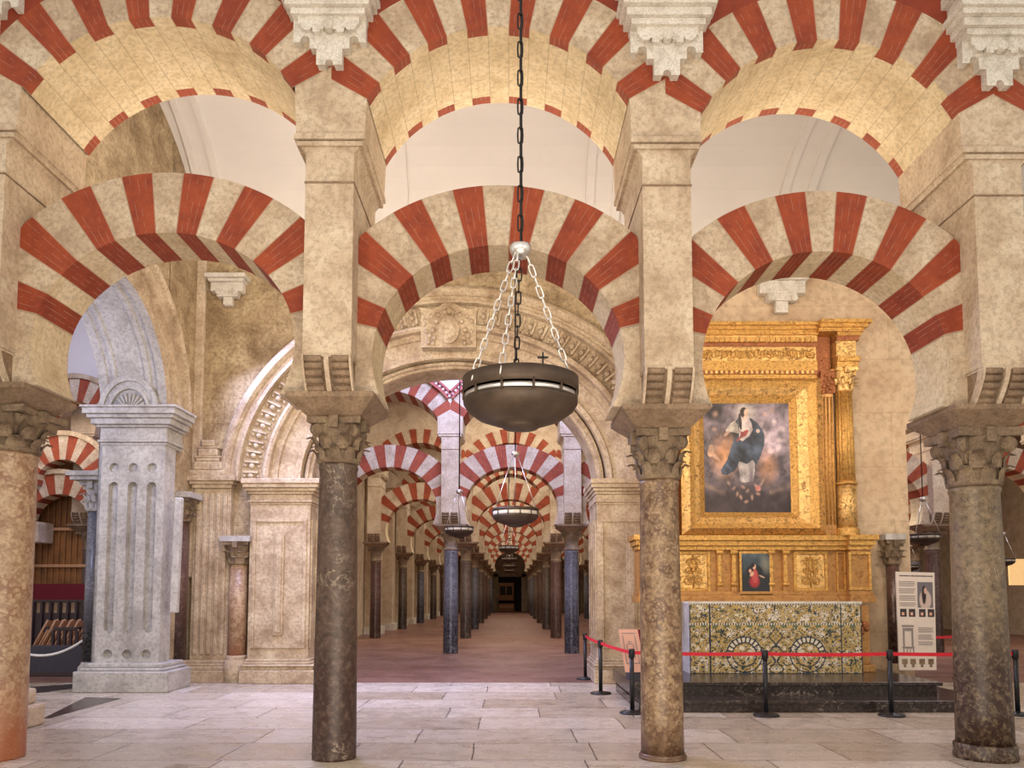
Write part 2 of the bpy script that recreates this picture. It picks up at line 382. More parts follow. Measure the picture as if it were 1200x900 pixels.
def thing(name, label, cat, loc=(0, 0, 0), group=None):
    o = bpy.data.objects.new(name, None); C.objects.link(o); o.location = loc; o.empty_display_size = .1
    return tag(o, label, cat, group)
def kids(o): return [c for c in bpy.data.objects if c.parent == o]
def dup(root, loc, label, cat, group=None):
    r = root.copy(); C.objects.link(r); r.location = loc; tag(r, label, cat)
    if group: r['group'] = group
    elif 'group' in r: del r['group']
    for ch in kids(root):
        c = ch.copy(); C.objects.link(c); c.parent = r
        for g in kids(ch):
            d = g.copy(); C.objects.link(d); d.parent = c
    return r

# ------------------------------------------------------------------ arcade builders (local x centred, y centred on the arcade)
def rad(a, b, ph):
    c, s = math.cos(ph), math.sin(ph); return 1/math.sqrt((c/a)**2+(s/b)**2)
def arch(name, half, zc, ai, bi, ao, bo, y0, y1, ph0, n, zb=None, lip=None, m_st='vstone', m_rd='brick', m_sr='brick2', m_ss='soffit', sub=4, zb2=None):
    """striped voussoir arch: n wedges, red first; below ph0 plain stone down to zb"""
    mb = MB()
    def seg(pa, pb, k, red, zfl=None):
        P = []
        for i in range(k+1):
            ph = pa+(pb-pa)*i/k; c, s = math.cos(ph), math.sin(ph)
            ri = rad(ai, bi, ph); ro = rad(ao, bo, ph)
            if abs(c) > 1e-6: ro = min(ro, half/abs(c))
            xi, zi, xo, zo = ri*c, zc+ri*s, ro*c, zc+ro*s
            if zfl is not None: zi = max(zi, zfl); zo = max(zo, zfl)
            P.append((xi, zi, xo, zo))
        fm = M[m_rd] if red else M[m_st]
        ys = [y0, y1] if not lip else [y0, y0+lip, y1-lip, y1]
        for i in range(k):
            (a, b, c_, d), (e, f, g, h) = P[i], P[i+1]; u0, u1 = i/k, (i+1)/k
            mb.quad([(a, y0, b), (e, y0, f), (g, y0, h), (c_, y0, d)], fm, [(u0, 0), (u1, 0), (u1, 1), (u0, 1)])
            mb.quad([(c_, y1, d), (g, y1, h), (e, y1, f), (a, y1, b)], fm, [(u0, 1), (u1, 1), (u1, 0), (u0, 0)])
            for q in range(len(ys)-1):
                sm_ = (M[m_sr] if (red and (not lip or q != 1)) else M[m_ss])
                mb.quad([(a, ys[q], b), (a, ys[q+1], b), (e, ys[q+1], f), (e, ys[q], f)], sm_, [(u0, 0), (u0, 1), (u1, 1), (u1, 0)])
            mb.quad([(c_, y0, d), (g, y0, h), (g, y1, h), (c_, y1, d)], M['stone'])
    dph = (PI-2*ph0)/n
    for i in range(n): seg(ph0+dph*i, ph0+dph*(i+1), sub, i % 2 == 0)
    if zb is not None:
        for sgn in (1, -1):
            zbb = zb if sgn > 0 else (zb2 if zb2 is not None else zb)
            lo = math.asin(max(-.99, (zbb-zc)/bi))*1.0
            x = ai*math.sqrt(1-((zbb-zc)/bi)**2); phl = math.atan2(zbb-zc, x)
            if sgn > 0: seg(phl, ph0, 6, False, zbb)
            else: seg(PI-ph0, PI-phl, 6, False, zbb)
            xx = [ (sgn*x), sgn*half ]
            mb.quad([(xx[0], y0, zbb), (xx[1], y0, zbb), (xx[1], y1, zbb), (xx[0], y1, zbb)], M['stone'])
    return mb
def pier_mb(zimp, ztop, hw=.23, yd=.585):
    """deep pier: narrow shaft, moulded neck, head that flares to meet the upper arches"""
    mb = MB(); zr = zimp+.31
    prof = [(-hw, zr), (hw, zr), (hw, ztop-.72), (hw+.05, ztop-.66), (hw+.10, ztop-.60), (hw+.10, ztop-.53), (hw+.12, ztop-.06), (hw+.05, ztop+.06), (0, ztop+.22), (-hw-.05, ztop+.06), (-hw-.12, ztop-.06), (-hw-.10, ztop-.53), (-hw-.10, ztop-.60), (-hw-.05, ztop-.66), (-hw, ztop-.72)]
    mb.prism(prof, -yd+.004, yd-.004, M['stone'])
    # fine ledges across the face and the sides
    for zz in (ztop-.66, ):
        mb.box(-hw-.085, hw+.085, -yd-.02, yd+.02, zz, zz+.045, M['stone'])
        mb.box(-hw-.11, hw+.11, -yd-.035, yd+.035, zz+.06, zz+.115, M['stone'])
    mb.box(-hw-.008, hw+.008, -yd-.008, yd+.008, ztop-1.02, ztop-1.005, M['impost'])
    return mb
def corbel_mb(zimp, hw=.23, yd=.585):
    """roll corbel: five horizontal rolls curving back under the pier, split by a middle strap"""
    mb = MB(); z0 = zimp; z1 = zimp+.31; fb = .17
    def yy(t): return -yd+fb*(1-t)**1.6       # t=1 at top
    poly = [(yy(0), z0)]+[(yy(i/6), z0+(z1-z0)*i/6) for i in range(1, 7)]+[(-.20, z1), (-.20, z0)]
    mb.prism(poly, -hw+.015, hw-.015, M['impost'], 'x')
    for i in range(5):
        t = (i+.5)/5; r = .034
        for xa, xb in ((-hw+.02, -.045), (.045, hw-.02)):
            mb.tube([(xa, yy(t)+.003, z0+(z1-z0)*t), (xb, yy(t)+.003, z0+(z1-z0)*t)], r, M['impost'], 8)
    for xs in (-hw+.008, 0, hw-.008):
        wd = .010 if xs else .022
        for i in range(6):
            a, b = yy(i/6)-.032, yy((i+1)/6)-.032; za, zb_ = z0+(z1-z0)*i/6, z0+(z1-z0)*(i+1)/6
            mb.hexa([(xs-wd, a, za), (xs+wd, a, za), (xs+wd, a+.1, za), (xs-wd, a+.1, za), (xs-wd, b, zb_), (xs+wd, b, zb_), (xs+wd, b+.1, zb_), (xs-wd, b+.1, zb_)], M['stone'])
    mb.box(-hw, hw, -yd-.012, -.2, z1-.02, z1+.005, M['stone'])
    # plain core under the pier
    mb.box(-hw, hw, -.32, .32, z0, z1, M['stone'])
    return mb
def impost_mb(z0, z1, b=.27, t=.42, yt=.45):
    mb = MB(); s = z1-.05
    mb.hexa([(-b, -b, z0), (b, -b, z0), (b, b, z0), (-b, b, z0), (-t, -yt, s), (t, -yt, s), (t, yt, s), (-t, yt, s)], M['impost'])
    mb.box(-t, t, -yt, yt, s, z1, M['impost']); return mb
def capital_mb(z0, z1, r, detail=True, mat='capital'):
    mb = MB(); h = z1-z0; m = M[mat]
    mb.lathe([(r*1.0, 0), (r*1.12, .015), (r*1.12, .05), (r*.98, .065), (r*.98, h*.30), (r*1.06, h*.55), (r*1.25, h*.8), (r*1.32, h*.86)], (0, 0, z0), m, 20)
    ab = r*1.42
    pl = []
    for q in range(4):
        for k in range(7):
            t = k/6*2-1; d = ab*(1-.16*(1-t*t)); a = (d, t*ab)
            for _ in range(q): a = (-a[1], a[0])
            if k < 6: pl.append(a)
    mb.prism(pl, z1-h*.15, z1, m, 'z')
    for q in range(4):
        a = q*PI/2; c_, s_ = math.cos(a), math.sin(a)
        cc = (c_*ab*.88, s_*ab*.88, z1-h*.12)
        mb.box(cc[0]-.045, cc[0]+.045, cc[1]-.045, cc[1]+.045, z1-h*.26, z1-.002, m)
    if detail:
        for lvl, (zb_, hh, cnt, off, ro) in enumerate(((.06, .34, 8, 0, 1.02), (.30, .34, 8, PI/8, 1.08))):
            for i in range(cnt):
                a = off+2*PI*i/cnt; n = len(mb.v); W = r*.34
                ca, sa = math.cos(a), math.sin(a); K = 6
                for k in range(K+1):
                    t = k/K; rr = r*(ro+.10*t)+(.075*max(0, t-.55)**1.3*3.2 if t > .55 else 0); zz = z0+h*(zb_+hh*(t if t < .86 else .86-(t-.86)*1.0)); w_ = W*(1-.55*t**2)
                    for e, dd in ((-1, .0), (-.45, .018), (0, .034), (.45, .018), (1, .0)):
                        x = rr+dd; y = e*w_; mb.v.append((x*ca-y*sa, x*sa+y*ca, zz))
                for k in range(K):
                    for e in range(4): mb.face((n+k*5+e, n+k*5+e+1, n+(k+1)*5+e+1, n+(k+1)*5+e), m, None, True)
    return mb
def volute_mb(z, r, h, q, mat='capital'):
    mb = MB(); a = PI/4+q*PI/2; d = r*1.50; ca, sa = math.cos(a), math.sin(a)
    # scroll: spiral tube in the vertical plane along the diagonal plus a stem
    pts = []
    for k in range(26):
        t = k/25; ang = PI/2+t*4.2*PI/1.5; rr = h*.155*(1-.78*t)
        pts.append((( d-.02+rr*math.cos(ang)), z-h*.27+rr*math.sin(ang)))
    P3 = [(p[0]*ca, p[0]*sa, p[1]) for p in pts]
    stem = [(r*1.02*ca, r*1.02*sa, z-h*.62), (r*1.15*ca, r*1.15*sa, z-h*.32), (r*1.35*ca, r*1.35*sa, z-h*.14)]
    mb.tube(stem+P3, [.02, .024, .028]+[.030-.012*k/25 for k in range(26)], M[mat], 7)
    mb.tube([((d-.02)*ca+.035*sa, (d-.02)*sa-.035*ca, z-h*.27), ((d-.02)*ca-.035*sa, (d-.02)*sa+.035*ca, z-h*.27)], h*.125, M[mat], 12)
    return mb
def column(name, label, loc, mat, r0, r1, zs, zcap, zimp, base=None, detail=True, capmat='capital', group=None):
    t = thing(name, label, 'column', loc, group)
    mb = MB()
    pr = [(r0*1.0, 0), (r0*1.0, .02)] if not base else [(r0, base)]
    for i in range(1, 9):
        u = i/8; pr.append((r0+(r1-r0)*u**1.3, (base or .02)+(zs-.07-(base or .02))*u))
    pr += [(r1*1.04, zs-.05), (r1*1.06, zs-.03), (r1*1.02, zs)]
    mb.lathe(pr, (0, 0, 0), mat, 32 if detail else 16); mb.build('shaft', t)
    if base:
        b = MB(); b.lathe([(r0*1.10, 0), (r0*1.12, .03), (r0*1.08, base*.5), (r0*1.10, base-.02), (r0*1.04, base)], (0, 0, 0), mat, 28 if detail else 12); b.build('base', t)
    cp = capital_mb(zs, zcap, r1, detail, capmat).build('capital', t)
    if detail:
        for q in range(4): volute_mb(zcap, r1, zcap-zs, q, capmat).build('volute', cp)
    impost_mb(zcap, zimp).build('impost_block', t)
    return t

# ================================================================== THE SETTING
def flat(name, x0, x1, y0, y1, z, mat, th=.2):
    mb = MB(); mb.box(x0, x1, y0, y1, z-th, z, mat); return struct(mb.build(name))
flat('floor', -14, 16, -3, 14.137, 0, M['floor'])
flat('floor', -14, 20, 14.137, 75, 0, M['terra'])
# dark slabs let into the marble at the left
mb = MB()
mb.quad([U(50, 842, Z=.004), U(100, 817, Z=.004), U(143, 818, Z=.004), U(60, 841, Z=.004)][::1], M['dkstep'])
tag(mb.build('floor_slab'), 'dark polished slab let into pale paving left, in front of fluted pilaster', 'slab', kind='structure')
mb = MB(); mb.quad([U(36, 813, Z=.004), U(36, 805, Z=.004), U(92, 801, Z=.004), U(92, 806, Z=.004)], M['dkstep'])
tag(mb.build('floor_slab'), 'narrow dark slab strip in floor left of fluted pilaster base', 'slab', kind='structure')

# ================================================================== FIRST ARCADE
YA = 7.71
XS = {'D': -5.05, 'A': -1.717, 'B': 1.50, 'C': 4.662, 'E': 7.82}
ZI = {'D': 3.62, 'A': 3.53, 'B': 3.41, 'C': 3.41, 'E': 3.40}        # top of impost
ZT = {'D': 6.62, 'A': 6.53, 'B': 6.50, 'C': 6.40, 'E': 6.38}        # point of the pier head
cols = {
 'D': ('wide rosy breccia marble column at the left edge, stained orange low down', M['colD'], .27, .265, 3.0, None),
 'A': ('dark brown veined marble column left of the great bronze lamp', M['colA'], .214, .185, 2.89, None),
 'B': ('tan and brown breccia marble column beside the gilded altarpiece', M['colB'], .208, .188, 2.73, .055),
 'C': ('thick mottled dark column right of the altar steps, with a low ring base', M['colC'], .255, .223, 2.66, .15),
 'E': ('dark column out past the right edge of the first arcade', M['colA'], .214, .19, 2.7, None)}
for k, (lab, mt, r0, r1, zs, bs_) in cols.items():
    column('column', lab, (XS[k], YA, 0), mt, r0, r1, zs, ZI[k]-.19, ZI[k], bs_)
side = {'D': 'at the left edge', 'A': 'over the dark brown column', 'B': 'over the tan breccia column', 'C': 'over the thick mottled column', 'E': 'past the right edge'}
for k in XS:
    t = thing('masonry_pier', 'tall pale stone pier with roll corbel '+side[k], 'pier', (XS[k], YA, 0))
    pier_mb(ZI[k], ZT[k]).build('pier_body', t)
    corbel_mb(ZI[k]).build('roll_corbel', t)
bays = [('D', 'A', .13, .095, 'left', 'in front of the fluted pilaster'), ('A', 'B', 0, 0, 'middle', 'behind the great bronze lamp'), ('B', 'C', -.06, -.13, 'right', 'in front of the gilded altarpiece'), ('C', 'E', -.06, -.14, 'far right', 'cut off by the right edge')]
for a, b, dl, du, nm, wh in bays:
    xc = (XS[a]+XS[b])/2; hw = (XS[b]-XS[a])/2
    zc = 3.905+dl
    o = arch('', hw-.23, zc, hw-.378, 1.118, hw+.30, 1.731, -.315, .315, R(13.5), 15, zb=ZI[b], zb2=ZI[a]).build('horseshoe_arch', loc=(xc, YA, 0))
    tag(o, 'lower red and cream striped horseshoe arch '+wh, 'arch')
    zu = 5.632+du
    o = arch('', hw-.001, zu, hw-.163, 1.449, hw+.352, 1.96, -.585, .585, R(29.6), 15, lip=.12, sub=4).build('striped_arch', loc=(xc, YA, 0))
    tag(o, 'upper deep striped arch with cream soffit '+wh, 'arch')
# wall above the upper arches
mb = MB()
for a, b, dl, du, nm, wh in bays:
    xc = (XS[a]+XS[b])/2; hw = (XS[b]-XS[a])/2; zu = 5.632+du; K = 24
    ax = hw+.352
    xs_ = [xc-hw+2*hw*i/K for i in range(K+1)]
    zz = [zu+1.96*math.sqrt(max(0, 1-((x-xc)/ax)**2)) for x in xs_]
    for i in range(K):
        for yy in (YA-.583, YA+.583):
            q = [(xs_[i], yy, zz[i]), (xs_[i+1], yy, zz[i+1]), (xs_[i+1], yy, 9.0), (xs_[i], yy, 9.0)]
            mb.quad(q, M['redwall'])
struct(mb.build('wall_arcade_upper'), 'red painted wall above the striped upper arches', 'wall')

def stucco(xc, zb, Y, s=1.0):
    """white stucco bracket: scalloped hanging fringe with a notched tongue under a moulded cap"""
    mb = MB(); m = M['ornament']
    def arc(cx_, cz_, r, a0, a1, k=8): return [(cx_+r*math.cos(a0+(a1-a0)*i/k), cz_+r*math.sin(a0+(a1-a0)*i/k)) for i in range(k+1)]
    def fringe(w_, d):
        right = [(.045, 0), (.125, 0), (.125, .17), (.135, .17), (.195, .17)]+[(.195, .24)]+arc(.235, .26, .04, PI, PI/2, 5)+arc(.255, .26, .04, PI/2, 0, 4)+[(.30, .235), (.36, .235), (.36, .46)]
        pl = [(x*w_, z) for x, z in right]; left = [(-x, z) for x, z in pl][::-1]
        notch = arc(0, .012, .045*w_, PI, 0, 6)[1:-1]
        poly = left+[(-.045*w_, .012)]+notch+[(.045*w_, .012)]+pl
        mb.prism([(xc+x*s, zb+z*s) for x, z in poly], Y-d*s, Y+.02, m)
    fringe(1, .10)
    mb.prism([(xc+x*s, zb+z*s) for x, z in [(-.30, .46), (-.30, .38)]+arc(-.22, .38, .06, PI, 2*PI, 6)+[(-.15, .30), (-.09, .30), (-.09, .33)]+arc(0, .33, .055, PI, 0, 6)+[(.09, .33), (.09, .30), (.15, .30)]+arc(.22, .38, .06, PI, 2*PI, 6)+[(.30, .38), (.30, .46)]], Y-.16*s, Y-.05, m)
    mb.tube([(xc, Y-.19*s, zb+.36*s), (xc, Y-.1, zb+.36*s)], .05*s, m, 12)
    for w_, d, z0, z1 in ((.37, .205, .455, .52), (.42, .25, .52, .60), (.46, .305, .60, .66), (.49, .345, .66, .72), (.44, .29, .72, .86), (.50, .37, .86, .97), (.45, .31, .97, 1.4)):
        mb.box(xc-w_*s, xc+w_*s, Y-d*s, Y+.02, zb+z0*s, zb+z1*s, m)
    return mb
for k, x_, y_ in (('D', 12, 42), ('A', 384, 83), ('B', 778, 95), ('C', 1171, 107)):
    p = U(x_, y_, YA-.585)
    tag(stucco(XS[k], p[2], YA-.585, .95).build('stucco_bracket', bevel=.012), 'white stucco bracket of stepped lobes at the frame top, '+{'D': 'left corner', 'A': 'left of the lamp chain', 'B': 'right of the lamp chain', 'C': 'right corner'}[k], 'bracket', 'white stucco brackets on the first arcade')

# ================================================================== CHAPEL WALL AND SIDE WALL (second plane)
YW = 14.4
XL = -5.92                                                          # nave face of the side wall
AC = (U(531, 565, YW)[0], U(531, 565, YW)[2])                       # centre of the great arch
def ell(a, b, ph): return (AC[0]+a*math.cos(ph), AC[1]+b*math.sin(ph))
sc_w = YW/FPX*1.0
bands = [  # half width px, rise px, depth : cross-section of the splayed archivolt from outer edge to inner opening
 (a_, a_-39+(271-a_)*.09, d_, 'chapel') for a_, d_ in ((274, .02), (273, -.16), (269, -.21), (264, -.22), (261, -.17), (260, -.13), (255, -.13), (254, -.19), (250, -.20), (249, -.06),
 (223, -.02), (222, -.16), (219, -.17), (216, -.14), (215, -.02), (208, .0), (207, .05), (190, .14), (189, .09), (183, .12), (182, .42), (181, .46), (180, .24), (176, .22), (175, .28), (172, .29), (171, .36), (170, 1.0))]
def sweep(prof, K, a0=0, a1=PI, zlow=None):
    mb = MB(); n = 0; k = len(prof)
    for i in range(K+1):
        ph = a0+(a1-a0)*i/K
        for (a, b, d, m) in prof:
            x, z = ell(a*sc_w, b*sc_w, ph); mb.v.append((x, YW+d, z))
    for i in range(K):
        for q in range(k-1): mb.face((i*k+q, (i+1)*k+q, (i+1)*k+q+1, i*k+q+1), M[prof[q][3]], None, False)
    return mb
great = thing('stone_arch', 'great carved ochre stone arch with beaded band and coat of arms at its crown', 'arch', (0, 0, 0))
sweep(bands, 72).build('archivolt', great)
mb = MB()                                                           # bead and leaf ornaments in the hollow band
for i in range(52):
    ph = PI*(i+.5)/52; x, z = ell(237*sc_w, 200*sc_w, ph); tx, tz = math.sin(ph), -math.cos(ph); nx_, nz_ = math.cos(ph), math.sin(ph)
    mb.sphere((x, YW-.10, z), .055, M['chapel'], 8)
    A = [(x+nx_*a+tx*b, z+nz_*a+tz*b) for a, b in ((-.13, .06), (-.13, .10), (.14, .10), (.14, .06))]
    mb.prism(A, YW-.13, YW-.02, M['chapel'])
    mb.sphere((x-nx_*.12, YW-.07, z-nz_*.12), .032, M['chapel'], 6); mb.sphere((x+nx_*.12, YW-.09, z+nz_*.12), .032, M['chapel'], 6)
mb.build('bead_band', great)
# escutcheon
mb = MB(); ex, ez = U(527, 388, YW)[0], U(527, 388, YW)[2]; yE = YW-.22
def sh(x, z): return (ex+x, ez+z)
mb.prism([sh(*p) for p in [(-.52, -.36), (.50, -.36), (.50, .30), (.56, .40), (.40, .36), (.25, .38), (.12, .46), (0, .50), (-.12, .46), (-.25, .38), (-.40, .36), (-.56, .40), (-.52, .30)]], yE+.05, YW+.35, M['chapel'])
mb.prism([sh(.19*math.cos(a)*(1.0), -.06+.25*math.sin(a)) for a in [2*PI*i/20 for i in range(20)]], yE-.03, yE+.06, M['chapel'])
mb.prism([sh(.12*math.cos(a), -.06+.17*math.sin(a)) for a in [2*PI*i/20 for i in range(20)]], yE-.05, yE+.0, M['chapel'])
for sx in (-1, 1):
    for (xx, zz, rr) in ((.30, -.05, .055), (.36, -.16, .05), (.28, -.2, .05), (.38, -.28, .05), (.30, -.3, .045), (.42, -.07, .045), (.24, .12, .05), (.33, .22, .04), (.2, .24, .045), (.08, .3, .05), (.43, .12, .04)):
        mb.sphere((ex+sx*xx, yE+.03, ez+zz), rr, M['chapel'], 8)
    mb.tube([(ex+sx*.05, yE+.02, ez+.24), (ex+sx*.2, yE+.02, ez+.33), (ex+sx*.36, yE+.02, ez+.2), (ex+sx*.46, yE+.02, ez+.02)], .018, M['chapel'], 6)
mb.sphere((ex, yE+.02, ez+.32), .07, M['chapel'], 10)
mb.build('coat_of_arms', great, bevel=.008)
# wall around the great arch
XR = 2.62
def wall_with_arch():
    mb = MB(); K = 48; y = YW; a, b = 270*sc_w, 231*sc_w
    ztop = 8.3; m = M['chapel_wall']
    xs_ = [AC[0]-a+2*a*i/K for i in range(K+1)]; zz = [AC[1]+b*math.sqrt(max(0, 1-((x-AC[0])/a)**2)) for x in xs_]
    for i in range(K): mb.quad([(xs_[i], y, zz[i]), (xs_[i+1], y, zz[i+1]), (xs_[i+1], y, ztop), (xs_[i], y, ztop)], m)
    mb.quad([(XL-1.2, y, 0), (xs_[0], y, 0), (xs_[0], y, ztop), (XL-1.2, y, ztop)], m)
    xe = U(1064, 560, 13.3)[0]-.3; mb.quad([(xs_[-1], y, 0), (xe, y, 0), (xe, y, ztop), (xs_[-1], y, ztop)], m)
    mb.box(xs_[0]-.05, U(291, 700, YW-.3)[0]+.1, y+.005, y+.9, 0, AC[1]-.02, m); mb.box(U(700, 700, YW-.3)[0]+1.1, xs_[-1]+.1, y+.005, y+.9, 0, AC[1]-.02, m)
    # back of the wall
    mb.quad([(XL-1.2, y+1.2, AC[1]+2.4), (XL-1.2, y+1.2, ztop), (6.5, y+1.2, ztop), (6.5, y+1.2, AC[1]+2.4)], m)
    return mb
struct(wall_with_arch().build('wall_chapel'), 'rough ashlar wall around the great carved arch', 'wall')
# jamb masses below the springing
def jamb(x0, x1, name, lab, face):
    """pier with moulded cornice, sunk panel and stepped base; face = side turned to the opening"""
    t = thing(name, lab, 'pier', ((x0+x1)/2, YW, 0)); h = (x1-x0)/2; zs = AC[1]
    mb = MB(); mb.box(-h, h, -.30, .95, .42, zs-.42, M['chapel'])
    f = -.30
    for (xa, xb, za, zb_, d) in ((-h+.05, h-.05, .62, .68, .03), (-h+.05, h-.05, zs-.78, zs-.72, .03), (-h+.055, -h+.12, .625, zs-.725, .027), (h-.12, h-.055, .625, zs-.725, .027), (-.09, .09, .85, zs-1.0, .035), (-.05, .05, .90, zs-1.05, .055)):
        mb.box(xa, xb, f-d, f+.01, za, zb_, M['chapel'])
    sx = h*face
    for ya in (-.24, .1, .5, .85): mb.box(min(sx, sx+face*.03), max(sx, sx+face*.03), ya, ya+.05, .62, zs-.72, M['chapel'])
    mb.build('pier_shaft', t, bevel=.008)
    mb = MB()
    for (e, z0, z1) in ((.02, zs-.46, zs-.42), (.05, zs-.42, zs-.38), (.02, zs-.38, zs-.27), (.06, zs-.27, zs-.22), (.11, zs-.22, zs-.16), (.17, zs-.16, zs-.09), (.20, zs-.09, zs)):
        mb.box(-h-e*.6, h+e*1.0 if face > 0 else h+e*.6, -.30-e, .97, z0, z1, M['chapel'])
    mb.build('cornice', t, bevel=.01)
    mb = MB()
    for (e, z0, z1) in ((.17, 0, .24), (.13, .24, .30), (.16, .30, .34), (.09, .34, .38), (.04, .38, .43)):
        mb.box(-h-e*.5, h+e*.9 if face > 0 else h+e*.5, -.30-e, .97, z0, z1, M['chapel'])
    mb.build('base', t, bevel=.015); return t
xj0 = U(291, 700, YW-.3)[0]; xj1 = U(362, 700, YW-.3)[0]
jamb(xj0, xj1, 'carved_pier', 'ochre panelled stone pier carrying the left foot of the great arch', 1)
xk0 = U(700, 700, YW-.3)[0]; jamb(xk0, xk0+1.25, 'carved_pier', 'ochre panelled stone pier carrying the right foot of the great arch', -1)
# fluted pilaster left of the pier
t = thing('fluted_pilaster', 'narrow ochre fluted pilaster between the red column and the carved pier', 'pilaster', (0, YW, 0))
pa, pb = U(223, 700, YW-.2)[0], U(267, 700, YW-.2)[0]; zt = U(245, 572, YW-.2)[2]
mb = MB(); mb.box(pa, pb, -.16, .05, .40, zt, M['chapel'])
for i in range(5): xx = pa+.04+(pb-pa-.08)*(i+.5)/5; mb.box(xx-.038, xx+.038, -.20, -.15, .5, zt-.1, M['chapel'])
mb.build('shaft', t, bevel=.012)
mb = MB()
for e, z0, z1 in ((.02, 0, .07), (.06, .07, .13), (.10, .13, .22)): mb.box(pa-e, pb+e, -.2-e, .05, zt+z0, zt+z1, M['chapel'])
mb.build('cornice', t, bevel=.01)
mb = MB()
for e, z0, z1 in ((.10, 0, .22), (.07, .22, .29), (.04, .29, .34), (.02, .34, .40)): mb.box(pa-e, pb+e, -.2-e, .05, z0, z1, M['chapel'])
mb.build('base', t, bevel=.015)
mb = MB(); xx = U(246, 530, YW-.1)[0]
for hw_, z0, z1 in ((.34, .22, .34), (.26, .34, .50), (.22, .5, .56), (.25, .56, .60), (.18, .6, .74), (.2, .74, .78), (.12, .78, .9)): mb.box(xx-hw_, xx+hw_, -.22, .05, zt+z0, zt+z1, M['chapel'])
mb.build('finial', t, bevel=.03)
# engaged marble columns in the corners
def small_column(lab, px, pybot, pytop, Y, r, mat, loc0=None):
    x = U(px, 700, Y)[0]; z0 = U(px, pybot, Y)[2]; z1 = U(px, pytop, Y)[2]
    t = thing('engaged_column', lab, 'column', (x, Y, 0))
    mb = MB(); mb.lathe([(r, z0+.12), (r*.94, z1)], (0, 0, 0), mat, 20); mb.build('shaft', t)
    mb = MB(); mb.lathe([(r*1.35, 0), (r*1.35, z0-.02), (r*1.25, z0), (r*1.3, z0+.04), (r*1.05, z0+.07), (r*1.15, z0+.10), (r*1.0, z0+.13)], (0, 0, 0), M['chapel'], 20); mb.build('base', t)
    capital_mb(z1, z1+.42, r, True).build('capital', t)
    mb = MB(); mb.box(-r*1.6, r*1.6, -r*1.5, r*1.2, z1+.42, z1+.52, M['graystone']); mb.build('abacus', t)
    return t
small_column('dark red marble column tucked into the corner beside the fluted grey pilaster', 205, 782, 612, 13.95, .22, M['colred'])
small_column('pink mottled marble column between fluted pilaster and carved pier', 279, 776, 662, YW-.16, .17, M['colD'])
mb = MB(); a = U(209, 583, 12.88); b = U(203, 718, 12.88); mb.hexa([(b[0]-.06, 12.86, b[2]), (b[0]+.06, 12.86, b[2]), (b[0]+.06, 12.98, b[2]), (b[0]-.06, 12.98, b[2]), (a[0]-.06, 12.86, a[2]), (a[0]+.06, 12.86, a[2]), (a[0]+.06, 12.98, a[2]), (a[0]-.06, 12.98, a[2])], M['graystone'])
tag(mb.build('downpipe', bevel=.02), 'grey square duct running down beside the dark red corner column', 'duct')

YG = 23.6; t = thing('fluted_pilaster', 'lavender grey fluted pilaster seen past the left carved pier', 'pilaster', (0, YG, 0))
ga, gb = U(346, 650, YG)[0], U(374, 650, YG)[0]; mb = MB(); mb.box(ga, gb, 0, .5, .3, 4.6, M['graystone'])
for i in range(5): xx = ga+(gb-ga)*(i+.5)/5; mb.box(xx-.045, xx+.045, -.05, .01, .5, 4.4, M['graystone'])
mb.build('shaft', t, bevel=.01); mb = MB(); mb.box(ga-.1, gb+.1, -.12, .5, 0, .3, M['graystone']); mb.build('base', t, bevel=.02)
mb = MB(); mb.box(ga-.08, gb+.08, -.1, .5, 4.6, 4.75, M['graystone']); mb.box(ga-.16, gb+.16, -.18, .5, 4.75, 5.0, M['graystone']); mb.box(ga, gb, 0, .5, 5.0, 7, M['graystone']); mb.build('cornice', t, bevel=.02)

# ---- side wall at the left, running towards the camera, with its own arch
Y1 = 13.13; Y0w = 9.5; zsp = U(141, 484, Y1)[2]; XO = XL-1.12; rr_ = (Y1-Y0w)/2; yc = (Y1+Y0w)/2; bz = 1.78
def side_arch(profile, K=40):
    """profile: (extra radius, x) pairs swept round the side arch"""
    mb = MB(); k = len(profile)
    for i in range(K+1):
        ph = PI*i/K
        for e, x, m in profile: mb.v.append((x, yc+(rr_+e)*math.cos(ph), zsp+(bz+e)*math.sin(ph)))
    for i in range(K):
        for q in range(k-1): mb.face((i*k+q, i*k+q+1, (i+1)*k+q+1, (i+1)*k+q), M[profile[q][2]])
    return mb
t = thing('stone_arch', 'round stone arch with panelled soffit springing from the tall grey fluted pilaster', 'arch', (0, 0, 0))
side_arch([(0, XO, 'graystone'), (0, XO+.14, 'graystone'), (.04, XO+.16, 'graystone'), (.04, XO+.22, 'graystone'), (.01, XO+.24, 'graystone'), (.01, XO+.30, 'graystone'), (.05, XO+.32, 'graystone'), (.05, XL-.34, 'graystone'), (.01, XL-.32, 'graystone'), (.01, XL-.24, 'graystone'), (.05, XL-.22, 'graystone'), (.05, XL-.14, 'graystone'), (0, XL-.12, 'graystone'), (0, XL+.02, 'graystone')]).build('soffit', t)
side_arch([(0, XL+.02, 'chapel'), (.07, XL+.06, 'chapel'), (.11, XL+.05, 'chapel'), (.12, XL+.02, 'chapel'), (.33, XL+.03, 'chapel'), (.34, XL+.09, 'chapel'), (.40, XL+.09, 'chapel'), (.41, XL+.06, 'chapel'), (.60, XL+.07, 'chapel'), (.61, XL+.14, 'chapel'), (.68, XL+.17, 'chapel'), (.74, XL+.14, 'chapel'), (.75, XL+.08, 'chapel'), (.82, XL+.08, 'chapel'), (.84, XL+.02, 'chapel'), (.86, XL-.02, 'chapel')]).build('archivolt', t)
mb = MB()                                                           # shell at the foot of the soffit
sx0 = U(153, 478, Y1)[0]; sz0 = U(153, 481, Y1)[2]
for r_, y_ in ((.60, 0), (.52, -.035), (.43, 0), (.40, -.03)):
    pass
